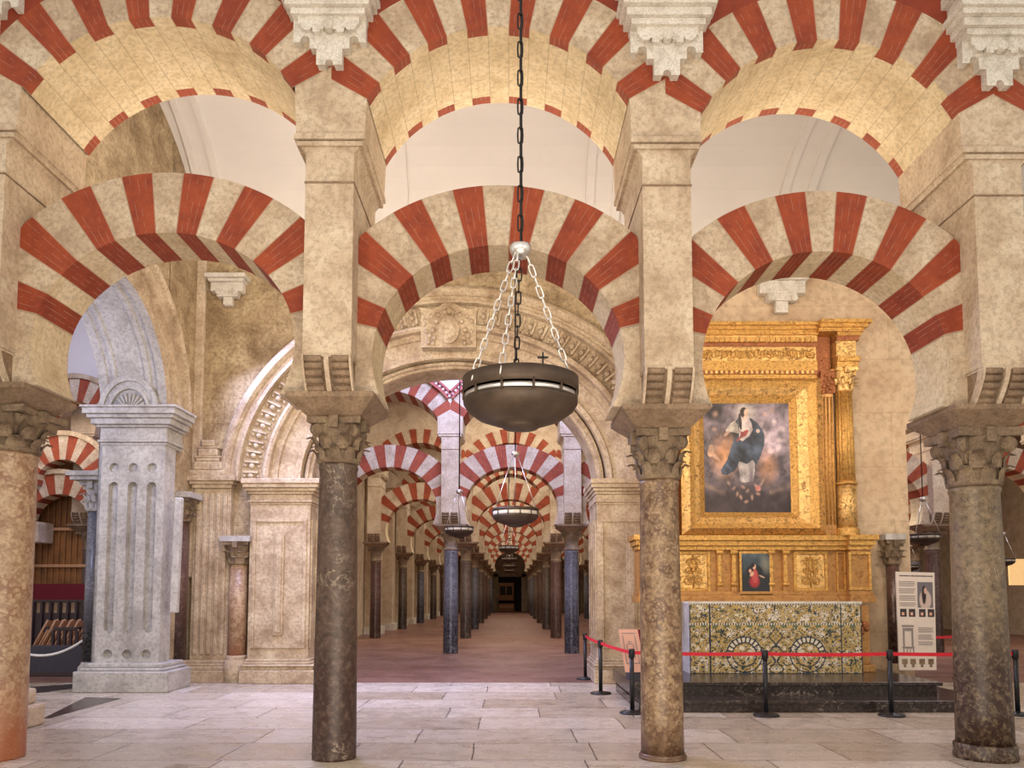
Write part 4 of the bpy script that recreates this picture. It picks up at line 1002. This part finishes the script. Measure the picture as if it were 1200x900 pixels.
mb.build('entablature', ret, bevel=.0)

# banner
pb0 = U(1052, 795, Y=13.0); t = thing('information_banner', 'tall white printed information banner standing right of the altar', 'banner', (0, 0, 0))
bl, br_ = U(1050, 670, 12.6), U(1095, 671, 12.6); bb0, bb1 = U(1054, 788, 12.75), U(1098, 797, 12.75)
def bp(u, v, d=0): 
    a = Vector(bb0).lerp(Vector(bb1), u); b = Vector(bl).lerp(Vector(br_), u); p = a.lerp(b, v); return (p.x, p.y-d, p.z)
bb0 = (bb0[0], bb0[1], .36); bb1 = (bb1[0], bb1[1], .36)
mb = MB(); mb.hexa([bp(0, 0), bp(1, 0), tuple(Vector(bp(1, 0))+Vector((0, .03, 0))), tuple(Vector(bp(0, 0))+Vector((0, .03, 0))), bp(0, 1), bp(1, 1), tuple(Vector(bp(1, 1))+Vector((0, .03, 0))), tuple(Vector(bp(0, 1))+Vector((0, .03, 0)))], M['paper'])
def strip(u0, u1, v0, v1, m, d=.004): mb.quad([bp(u0, v0, d), bp(u1, v0, d), bp(u1, v1, d), bp(u0, v1, d)], m)
k = 0
random.seed(3)
uu = .08
while uu < .93:
    w_ = random.uniform(.02, .05); strip(uu, min(.94, uu+w_), .955, .968, M['inkdark']); uu += w_+.014
for z_ in [.90-.0145*i for i in range(18) if i % 5 != 4]: strip(.06, .46+random.uniform(-.02, .04), z_, z_+.006, M['ink'])
for z_ in [.43-.0145*i for i in range(13) if i % 5 != 4]: strip(.53, .93+random.uniform(-.04, .01), z_, z_+.006, M['ink'])
for u0 in (.07, .30, .57, .80): strip(u0, u0+.17, .545, .625, M['inkdark']); strip(u0+.04, u0+.11, .56, .59, M['pinkpanel'], .006)
for a_ in ((.10, .42, .44, .46), (.12, .40, .40, .43), (.12, .17, .24, .40), (.35, .40, .24, .40), (.10, .42, .22, .24), (.12, .15, .16, .22), (.22, .24, .16, .22), (.30, .32, .16, .22), (.38, .41, .16, .22)): strip(a_[0], a_[1], a_[2], a_[3], M['ink'], .005)
for u0 in (.08, .3, .54, .78): strip(u0, u0+.15, .06, .115, M['impost']); strip(u0+.04, u0+.11, .03, .06, M['impost'])
mb.build('panel', t)
mb = MB(); mb.grid(bp(.54, .64, .007), tuple(Vector(bp(.94, .64))-Vector(bp(.54, .64))), tuple(Vector(bp(.54, .90))-Vector(bp(.54, .64))), 24, 36,
    lambda u, v: mixc(mixc(mixc(hexc('6f6a70'), hexc('c7b3aa'), blob(u, v, .5, .3, .42, .42)), hexc('2c2022'), blob(u, v, .42, .5, .15, .4)), hexc('d0a898'), blob(u, v, .52, .66, .11, .13)), M['cloud']); mb.build('photo_print', t)

# ================================================================== BARRIERS, SIGN
def belt_pts(a, b, sag=.03):
    return [(a[0]+(b[0]-a[0])*i/10, a[1]+(b[1]-a[1])*i/10, a[2]+(b[2]-a[2])*i/10-sag*4*(i/10)*(1-i/10)) for i in range(11)]
HP = .86
def stanchion(px, py, lab, to=None):
    p = U(px, py, Z=0); t = thing('barrier_post', lab, 'barrier post', (p[0], p[1], 0), 'black belt barrier posts')
    mb = MB(); mb.lathe([(.165, 0), (.17, .012), (.15, .028), (.05, .04), (.03, .055)], (0, 0, 0), M['black'], 28); mb.build('base', t)
    mb = MB(); mb.lathe([(.031, .04), (.031, HP-.11)], (0, 0, 0), M['black'], 16); mb.build('pole', t)
    mb = MB(); mb.lathe([(.031, HP-.12), (.042, HP-.11), (.042, HP-.015), (.036, HP)], (0, 0, 0), M['black'], 16); mb.build('belt_head', t)
    return t, p
posts = {}
for k, x_, y_, lab in (('a', 686, 800, 'black barrier post farthest back, at the foot of the right carved pier'), ('b', 704, 817, 'black barrier post second from back, left of the pink notice'), ('c', 741, 840, 'black barrier post just left of the breccia column'), ('d', 898, 843, 'black barrier post in front of the middle of the altar steps'), ('e', 1045, 843, 'black barrier post in front of the banner end of the altar steps'), ('f', 1193, 842, 'black barrier post right of the thick mottled column'), ('g', 1128, 800, 'black barrier post hidden behind the thick mottled column')):
    posts[k] = stanchion(x_, y_-4, lab)
for a, b in (('a', 'b'), ('b', 'c'), ('c', 'd'), ('d', 'e'), ('e', 'f')):
    (ta, p), (_, q) = posts[a], posts[b]; mb = MB(); L = belt_pts((0, 0, HP-.05), (q[0]-p[0], q[1]-p[1], HP-.05), .012)
    for i in range(10):
        c_, d = L[i], L[i+1]; h_ = .024; dv = Vector((q[0]-p[0], q[1]-p[1], 0)).normalized(); nn = Vector((-dv.y, dv.x, 0))*.0015
        mb.hexa([tuple(Vector(v)+n_ + Vector((0, 0, zz))) for (zz, prs) in ((-h_, 0), (h_, 0)) for (v, n_) in ((c_, -nn), (d, -nn), (d, nn), (c_, nn))], M['red'])
    mb.build('belt', ta)
(tg, p) = posts['g']; e_ = U(1092, 752, 14.2)
mb = MB(); dv = Vector((e_[0]-p[0], e_[1]-p[1], 0)); L = belt_pts((0, 0, HP-.05), (dv.x, dv.y, HP-.05), .01)
for i in range(10):
    c_, d = L[i], L[i+1]; mb.hexa([(c_[0], c_[1], c_[2]-.024), (d[0], d[1], d[2]-.024), (d[0], d[1]+.003, d[2]-.024), (c_[0], c_[1]+.003, c_[2]-.024), (c_[0], c_[1], c_[2]+.024), (d[0], d[1], d[2]+.024), (d[0], d[1]+.003, d[2]+.024), (c_[0], c_[1]+.003, c_[2]+.024)], M['red'])
mb.build('belt', tg)
# pink notice on a dark stand
YN = 11.4; t = thing('notice_stand', 'pink printed notice on a dark box stand behind the breccia column', 'sign', (0, YN, 0))
a, b = U(733, 788, YN), U(772, 838, YN)
mb = MB(); mb.box(U(738, 800, YN)[0], U(790, 800, YN)[0], .02, .40, 0, U(738, 788, YN)[2], M['navy']); mb.build('box_base', t, bevel=.01)
mb = MB(); q0, q1, q2, q3 = U(733, 788, YN), U(758, 787, YN), U(748, 738, YN), U(726, 738, YN)
q0 = (q0[0], 0, q0[2]); q1 = (q1[0]+.35, 0, q1[2]); q2 = (q2[0]+.35, .1, q2[2]); q3 = (q3[0], .1, q3[2])
mb.hexa([q0, q1, (q1[0], .03, q1[2]), (q0[0], .03, q0[2]), q3, q2, (q2[0], .13, q2[2]), (q3[0], .13, q3[2])], M['pinkpanel'])
def nb(u, v, d=.006): A = Vector(q0).lerp(Vector(q1), u); B = Vector(q3).lerp(Vector(q2), u); p_ = A.lerp(B, v); return (p_.x, p_.y-d, p_.z)
def st(u0, u1, v0, v1, m): mb.quad([nb(u0, v0), nb(u1, v0), nb(u1, v1), nb(u0, v1)], m)
st(.45, 1, .60, 1, M['crimson']); st(.45, 1, .1, .55, M['crimson'])
for u0, u1, v0, v1 in ((.05, .38, .9, .92), (.06, .08, .2, .86), (.34, .36, .2, .86), (.06, .36, .2, .22), (.12, .14, .3, .65), (.27, .29, .3, .65), (.14, .27, .65, .67), (.16, .25, .7, .72)): st(u0, u1, v0, v1, M['ink'])
mb.build('printed_board', t)

# ================================================================== LAMPS
def lamp(lab, px, py_rim, Y, dia, full=True, ztop=10, group='round hanging lamps'):
    x, _, z = U(px, py_rim, Y); t = thing('hanging_lamp', lab, 'lamp', (x, Y, z), group); r = dia/2
    mb = MB(); s = 48 if full else 24                                # bowl: z=0 is the lip of the bowl
    mb.lathe([(r, .0), (r*.99, -r*.07), (r*.92, -r*.18), (r*.74, -r*.31), (r*.52, -r*.39), (r*.345, -r*.43), (r*.34, -r*.455), (r*.29, -r*.49), (r*.16, -r*.51), (1e-5, -r*.52)], (0, 0, 0), M['iron'], s)
    mb.lathe([(1e-5, -r*.40), (r*.5, -r*.33), (r*.88, -r*.15), (r*.97, 0), (r, 0)], (0, 0, 0), M['iron'], s)
    mb.build('bowl', t)
    mb = MB(); zr = r*(.12 if full else .17)
    mb.lathe([(r*.985, zr), (r*1.01, zr), (r*1.01, zr+r*(.26 if full else .12)), (r*.985, zr+r*(.26 if full else .12)), (r*.985, zr)], (0, 0, 0), M['iron'], s); mb.build('rim_band', t)
    mb = MB()
    for i in range(12):
        a = 2*PI*i/12+.2; mb.tube([(r*math.cos(a), r*math.sin(a), -.01), (r*math.cos(a), r*math.sin(a), zr+.01)], r*.022, M['iron'], 6)
    mb.lathe([(r*.95, .0), (r*.985, .004), (r*.985, zr*(.72 if full else .95)), (r*.95, zr*(.72 if full else .95)), (r*.95, 0)], (0, 0, 0), M['steel'] if full else M['ornament'], s)  # pale ring put in for the brightness seen through the slot
    mb.build('posts_and_slot_light', t)
    hz = r*2.62; cr = .007 if full else .008
    an = [R(a) for a in ((215, 12, 250, 95) if full else (210, 330, 90))]
    for i, a in enumerate(an):
        mb = MB(); p0 = (r*math.cos(a), r*math.sin(a), zr+r*.1); p1 = (.045*math.cos(a), .045*math.sin(a), hz)
        if full: mb.chain(p0, p1, .085, .036, .0058, M['steel'] if i != 3 else M['irondark'])
        else: mb.tube([p0, p1], cr, M['steel'], 5)
        mb.build('chain', t)
    mb = MB(); mb.lathe([(1e-5, hz-.03), (.05, hz-.02), (.075, hz+.02), (.08, hz+.06), (.03, hz+.075), (1e-5, hz+.08)], (0, 0, 0), M['steel'], 20); mb.build('hub', t)
    mb = MB()
    if full: mb.chain((0, 0, hz+.07), (0, 0, ztop-z), .12, .036, .0065, M['irondark']); mb.tube([(.008, .02, hz+.07), (.008, .02, ztop-z)], .008, M['irondark'], 6)
    else: mb.tube([(0, 0, hz+.07), (0, 0, ztop-z)], .012, M['irondark'], 6)
    mb.build('suspension_chain' if full else 'suspension_cable', t)
    if full:
        mb = MB(); a = R(-72); cx_, cy_ = r*.35, -r*.93; h0 = zr+r*.2
        mb.box(cx_-.006, cx_+.006, cy_-.006, cy_+.006, h0, h0+.10, M['irondark']); mb.box(cx_-.035, cx_+.035, cy_-.006, cy_+.006, h0+.06, h0+.072, M['irondark']); mb.build('cross', t)
    return t
lamp('great round bronze bowl lamp on chains in the foreground', 610, 470, 5.3, .80, ztop=9.2)
lamp('second round hanging lamp, below and behind the great foreground bowl', 604, 604, 14.0+.0, .84, False, 9.6)
lamp('third round hanging lamp down the nave', 596, 643, 24.8, .66, False, 9.6)
lamp('fourth round hanging lamp down the nave', 597, 655.5, 32.0, .66, False, 9.6)
lamp('fifth round hanging lamp down the nave', 597, 663.5, 39.2, .66, False, 9.6)
lamp('sixth round hanging lamp, smallest and farthest down the nave', 597, 669, 46.4, .66, False, 9.6)
lamp('small round lamp hanging left of the nave in front of a grey column', 538, 622, 17.0, .64, False, 9.6)
lamp('small round lamp hanging left of the thick mottled column', 1083, 631, 17.5, .66, False, 9.6)
lamp('tiny dark lamp above the printed banner', 1067, 665, 24.9, .5, False, 9.6)
lamp('small round lamp just right of the thick mottled column', 1176, 658, 19.0, .5, False, 9.6)

# ================================================================== THE ARCADES BEYOND
S = 3.3; XC0 = .05+S/2
protoC = {}; XW_ = -5.75
for k, mt in (('grey', M['colgray']), ('brown', M['colbrown']), ('red', M['colred'])): protoC[k] = None
xpos = [XC0+S*i for i in range(-4, 5)]
rowsY = [21.2+7.2*k for k in range(7)]
ordn = ['first', 'second', 'third', 'fourth', 'fifth', 'sixth', 'seventh']
def where(i):
    d = i-4                                                          # i index; columns i=3 and i=4 flank the nave
    if i == 3: return 'on the left of the nave'
    if i == 4: return 'on the right of the nave'
    n = (3-i) if i < 3 else (i-4); return ('%s %s of the nave pair' % (['', 'one', 'two', 'three', 'four'][n], 'left' if i < 3 else 'right'))
P = {}
colmap = {(0, 3): 'grey', (0, 4): 'grey', (1, 4): 'red'}
for r_, Y in enumerate(rowsY):
    for i, x in enumerate(xpos):
        if i < 2 and (r_ >= 1): continue
        if r_ >= 4 and i not in (2, 3, 4, 5): continue
        if r_ >= 2 and i > 6: continue
        kind = colmap.get((r_, i), ['brown', 'grey', 'brown', 'red'][(r_+i) % 4])
        nm = {'grey': 'blue grey', 'brown': 'dark brown', 'red': 'dark red'}[kind]
        lab = '%s marble column %s, %s far arcade' % (nm, where(i), ordn[r_])
        if protoC[kind] is None:
            protoC[kind] = column('column', lab, (x, Y, 0), {'grey': M['colgray'], 'brown': M['colbrown'], 'red': M['colred']}[kind], .205, .19, 2.78, 3.30, 3.48, None, False)
        else: dup(protoC[kind], (x, Y, 0), lab, 'column')
        lab = 'pale stone pier %s, %s far arcade' % (where(i), ordn[r_])
        if 'pier' not in P:
            t = thing('masonry_pier', lab, 'pier', (x, Y, 0)); pier_mb(3.48, 6.50).build('pier_body', t); corbel_mb(3.48).build('roll_corbel', t); P['pier'] = t
        else: dup(P['pier'], (x, Y, 0), lab, 'pier')
        if i+1 < len(xpos) and not (r_ >= 1 and i+1 > 8):
            if r_ >= 4 and i == 5: continue
            if r_ >= 2 and i == 6: continue
            wh = 'over the nave' if i == 3 else ('%s bay%s %s of the nave' % (['one', 'two', 'three', 'four', 'five'][abs(i-3)-1], '' if abs(i-3) == 1 else 's', 'left' if i < 3 else 'right'))
            for nm2, fn in (('horseshoe_arch', lambda: arch('', S/2-.23, 3.93, S/2-.378, 1.118, S/2+.30, 1.731, -.315, .315, R(13.5), 15, zb=3.48, sub=3)),
                            ('striped_arch', lambda: arch('', S/2-.001, 5.632, S/2-.163, 1.449, S/2+.352, 1.96, -.585, .585, R(29.6), 15, sub=3, m_ss='vstone'))):
                lab = '%s red and cream arch %s, %s far arcade' % ('lower' if nm2[0] == 'h' else 'upper', wh, ordn[r_])
                if nm2 not in P:
                    P[nm2] = tag(fn().build(nm2, loc=(x+S/2, Y, 0)), lab, 'arch')
                else:
                    o = P[nm2].copy(); C.objects.link(o); o.location = (x+S/2, Y, 0); tag(o, lab, 'arch')
    # upper wall of each row
    mb = MB(); xa, xb = (xpos[0]-S/2 if r_ == 0 else XW_), 18.5; K = 20; mm = M['plaster'] if r_ == 0 else M['stone']
    for i in range(-5, 6):
        c_ = XC0+S*i-S/2; hw = S/2
        if c_+hw < xa or c_-hw > xb: continue
        for q in range(K):
            x0, x1 = c_-hw+2*hw*q/K, c_-hw+2*hw*(q+1)/K
            z_0, z_1 = [5.632+1.96*math.sqrt(max(0, 1-((v-c_)/(hw+.352))**2)) for v in (x0, x1)]
            for yy in (Y-.58, Y+.58): mb.quad([(x0, yy, z_0), (x1, yy, z_1), (x1, yy, 9.6), (x0, yy, 9.6)], mm)
    struct(mb.build('wall_arcade_upper'))
    if r_ == 0:                                                      # pink moulding round the extrados
        for i in range(-3, 4):
            mb = MB(); c_ = XC0+S*i-S/2; ax_, bz_ = S/2+.352, 1.96; ph0 = math.acos(min(1, (S/2)/(ax_+.1)))
            for q in range(30):
                pa_, pb2 = ph0+(PI-2*ph0)*q/30, ph0+(PI-2*ph0)*(q+1)/30
                for e0, e1, d in ((0, .06, .10), (.06, .15, .04), (.15, .21, .10)):
                    A = [(c_+(ax_+e)*math.cos(p_), 5.632+(bz_+e)*math.sin(p_)) for e, p_ in ((e0, pa_), (e1, pa_), (e1, pb2), (e0, pb2))]
                    mb.prism(A, Y-.58-d, Y-.57, M['pinkmould'])
                A = [(c_+(ax_+e)*math.cos(p_), 5.632+(bz_+e)*math.sin(p_)) for e, p_ in ((.07, pa_), (.13, pa_), (.13, pa_*.6+pb2*.4), (.07, pa_*.6+pb2*.4))]
                mb.prism(A, Y-.67, Y-.57, M['ornament'])
            tag(mb.build('arch_moulding'), 'pink dentil moulding round the upper arch %s, first far arcade' % ('over the nave' if i == 0 else '%d bays %s of the nave' % (abs(i), 'left' if i < 0 else 'right')), 'moulding', 'pink dentil mouldings over the first far arcade')
# ceiling and enclosing walls of the hall beyond
mb = MB(); mb.box(-14, 20, YW+1.2, 75, 9.6, 9.8, M['stone']); struct(mb.build('ceiling'))
# left wall with engaged pilasters
XW = -5.75
mb = MB(); mb.box(XW-.3, XW-.02, 27.5, 73, 0, 9.6, M['stone']); struct(mb.build('wall_left_far'))
pp = None; nthw = ['nearest', 'second', 'third', 'fourth', 'fifth', 'sixth', 'seventh', 'eighth']
for k in range(8):
    Y = 31.2+3.6*k; lab = '%s pale stone pilaster along the far left nave wall' % nthw[k]
    if pp is None:
        pp = thing('wall_pilaster', lab, 'pilaster', (XW, Y, 0))
        mb = MB(); mb.box(0, .55, -.45, .45, .3, 6.2, M['stone']); mb.build('shaft', pp)
        mb = MB(); mb.box(0, .66, -.56, .56, 0, .30, M['ornament']); mb.build('base', pp)
        mb = MB()
        for z0, z1, e in ((6.2, 6.3, .04), (6.3, 6.4, .1)): mb.box(0, .55+e, -.45-e, .45+e, z0, z1, M['stone'])
        mb.build('impost_block', pp)
    else: dup(pp, (XW, Y, 0), lab, 'pilaster')
mb = MB(); mb.box(-14, 20, 73, 73.3, 0, 9.6, M['stone'])
struct(mb.build('wall_back'))
t = thing('doorway', 'dark doorway with wooden cabinet at the far end of the nave', 'doorway', (0, 72.9, 0))
a, b = U(584, 716, 72.9), U(611, 676, 72.9)
mb = MB(); mb.box(a[0], b[0], -.02, .1, 0, b[2], M['dark']); mb.build('opening', t)
mb = MB(); mb.box(a[0]-.4, a[0], -.15, .1, 0, b[2]+.3, M['stone']); mb.box(b[0], b[0]+.4, -.15, .1, 0, b[2]+.3, M['stone']); mb.box(a[0]-.4, b[0]+.4, -.15, .1, b[2], b[2]+.35, M['stone']); mb.build('door_frame', t)
t = thing('wooden_cabinet', 'small orange wooden cabinet in the doorway at the nave end', 'cabinet', (U(595, 716, 70)[0], 70, 0))
mb = MB(); mb.box(-.85, .6, 0, .6, 0, .75, M['wood']); mb.box(-.75, .5, -.02, .6, .3, .6, M['lightwood']); mb.build('chest', t, bevel=.03)
mb = MB(); mb.box(-.85, .55, .2, .6, 1.0, 2.6, M['wood']); mb.box(-.7, -.2, .17, .25, 1.5, 2.3, M['dark']); mb.box(-.1, .4, .17, .25, 1.5, 2.3, M['dark']); mb.build('upper_case', t, bevel=.03)
# far right shop window
mb = MB(); a = U(1187, 745, 26.6); b = U(1206, 655, 26.6); mb.box(a[0], b[0]+1.2, 26.6, 26.7, 1.9, b[2], M['glow'])
t = tag(mb.build('lit_window'), 'glowing yellow display window at the right edge behind the columns', 'window')
mb = MB(); mb.box(20, 20.2, 14, 75, 0, 9.6, M['stone']); struct(mb.build('wall_right'))
mb = MB(); mb.box(-14.2, -14, 14, 75, 0, 9.6, M['stone']); struct(mb.build('wall_left_outer'))

# ================================================================== CHOIR SIDE (seen through the left arch)
YCH = 20.5
def cp(px, py, Y=YCH): return U(px, py, Y)
mb = MB(); x0 = cp(20, 600)[0]; x1 = cp(130, 600)[0]; zt_ = cp(70, 480)[2]
mb.box(x0-1.5, x1+1.5, YCH+.6, YCH+.7, cp(70, 684)[2], 5.6, M['wood'])
struct(mb.build('wall_choir'), 'wooden panelled wall of the choir glowing behind the left arch', 'wall')
mb = MB()
for k in range(22):
    xx = x0-.3+k*.16; mb.box(xx-.02, xx+.02, YCH+.55, YCH+.6, cp(70, 684)[2], 4.6, M['wood'])
for py in (620, 664): z_ = cp(70, py)[2]; mb.box(x0-.5, x1+.3, YCH+.5, YCH+.6, z_, z_+.08, M['lightwood'])
tag(mb.build('wood_panelling', bevel=.01), 'upright wooden battens and rails on the choir wall', 'panelling')
mb = MB(); mb.box(x0-.5, x1+.3, YCH+.45, YCH+.59, cp(70, 704)[2], cp(70, 684)[2], M['crimson'])
tag(mb.build('cloth_band'), 'crimson cloth band below the wooden choir panelling', 'cloth')
for (xcp, ycp, ao_, th_, lab, dY) in ((74, 618, 62, 24, 'small red and cream arch over the wooden choir panelling', 0), (86, 572, 58, 28, 'upper small red and cream arch left of the grey pilaster', .3), (106, 512, 60, 26, 'lavender lit striped arch fragment beside the round stone arch', .6)):
    c_ = cp(xcp, ycp); k = YCH/FPX; ro_ = ao_*k; ri_ = ro_-th_*k
    o = arch('', 9, 0, ri_, ri_, ro_, ro_, -.25, .25, R(2), 15, sub=3).build('striped_arch', loc=(c_[0], YCH-dY, c_[2])); tag(o, lab, 'arch')
    mb = MB()
    for q in range(24):
        pa_, pb2 = PI*q/24, PI*(q+1)/24
        A = [(c_[0]+(ro_+e)*math.cos(p_), c_[2]+(ro_+e)*math.sin(p_)) for e, p_ in ((0, pa_), (.12, pa_), (.12, pb2), (0, pb2))]
        mb.prism(A, YCH-dY-.32, YCH-dY-.1, M['chapel'])
    tag(mb.build('arch_moulding'), 'carved rim of the '+lab, 'moulding')
mb = MB(); mb.box(cp(20, 600)[0]-1.5, cp(51, 600)[0], YCH-.2, YCH+.5, cp(40, 636)[2], cp(40, 612)[2], M['stone']); tag(mb.build('stone_corbel', bevel=.02), 'pale corbel under the small choir arch beside the left edge column', 'corbel')
mb = MB(); mb.box(x0-2.5, x1+3, YCH+.72, YCH+.9, 0, 9.6, M['altar_wall']); struct(mb.build('wall_choir_back'))
# bench rail, folding chairs, board, rope
YH = 17.6
a, b = U(38, 703, YH), U(104, 703, YH); zr_ = a[2]; zl = U(60, 762, YH)[2]
t = thing('wooden_rail', 'dark wooden choir rail with open arches behind the folding chairs', 'rail', (0, YH, 0))
mb = MB(); mb.box(a[0]-.3, b[0]+.2, .35, .45, zr_-.06, zr_, M['darkwood']); mb.box(a[0]-.3, b[0]+.2, .4, .45, 0, zr_-.3, M['darkwood'])
for k in range(9): xx = a[0]-.2+k*.2; mb.box(xx-.025, xx+.025, .33, .47, 0, zr_, M['darkwood'])
mb.build('rail', t, bevel=.01)
t2 = None
for k in range(5):
    px = 45+k*9.0; p = U(px, 762, YH); lab = 'light wooden folding chair in the choir, %s in the leaning stack' % ['leftmost', 'second', 'third', 'fourth', 'rightmost'][k]
    if t2 is None:
        t2 = thing('folding_chair', lab, 'chair', (p[0], YH, .0), 'folded wooden chairs in the choir')
        for dy in (-.19, .19): mb = MB(); mb.tube([(-.22, dy, 0), (.30, dy, 1.02)], .022, M['lightwood'], 6); mb.build('frame_rail', t2)
        for dy in (-.15, .15): mb = MB(); mb.tube([(-.12, dy, 0), (.28, dy, .80)], .02, M['lightwood'], 6); mb.build('leg', t2)
        mb = MB(); mb.hexa([(-.02, -.14, .38), (.01, -.14, .38), (.01, .14, .38), (-.02, .14, .38), (.15, -.14, .74), (.18, -.14, .74), (.18, .14, .74), (.15, .14, .74)], M['lightwood']); mb.build('seat', t2)
        mb = MB(); mb.hexa([(.21, -.2, .86), (.23, -.2, .86), (.23, .2, .86), (.21, .2, .86), (.28, -.2, 1.0), (.30, -.2, 1.0), (.30, .2, 1.0), (.28, .2, 1.0)], M['lightwood']); mb.build('backrest', t2)
    else: dup(t2, (p[0], YH, 0), lab, 'chair', 'folded wooden chairs in the choir')
t = thing('wooden_bench', 'dark wooden bench end with arched cut-outs in front of the folding chairs', 'bench', (0, 16.9, 0))
a, b = U(62, 735, 16.9), U(90, 735, 16.9); mb = MB(); mb.box(a[0], b[0], 0, .05, a[2]-.08, a[2], M['darkwood'])
for k in range(5): xx = a[0]+(b[0]-a[0])*k/4; mb.box(xx-.03, xx+.03, -.02, .05, .35, a[2]-.08, M['darkwood'])
mb.box(a[0], b[0], -.02, .3, 0, .38, M['darkwood']); mb.build('bench_end', t, bevel=.012)
a, b = U(36, 760, 15.2), U(108, 760, 15.2)
mb = MB(); mb.box(a[0]-.8, b[0], 15.2, 15.26, .09, a[2]+.06, M['navy']); mb.box(a[0]-.8, b[0], 15.18, 15.28, 0, .10, M['darkwood'])
tag(mb.build('floor_screen', bevel=.01), 'low dark slate blue board standing on the floor of the left bay opening', 'screen')
a, b = U(30, 766, 14.2), U(106, 744, 14.2); L = belt_pts(a, b, .16); mb = MB(); mb.tube(L, .022, M['rope'], 8)
tag(mb.build('rope'), 'white rope sagging across the left opening in front of the dark board', 'rope')
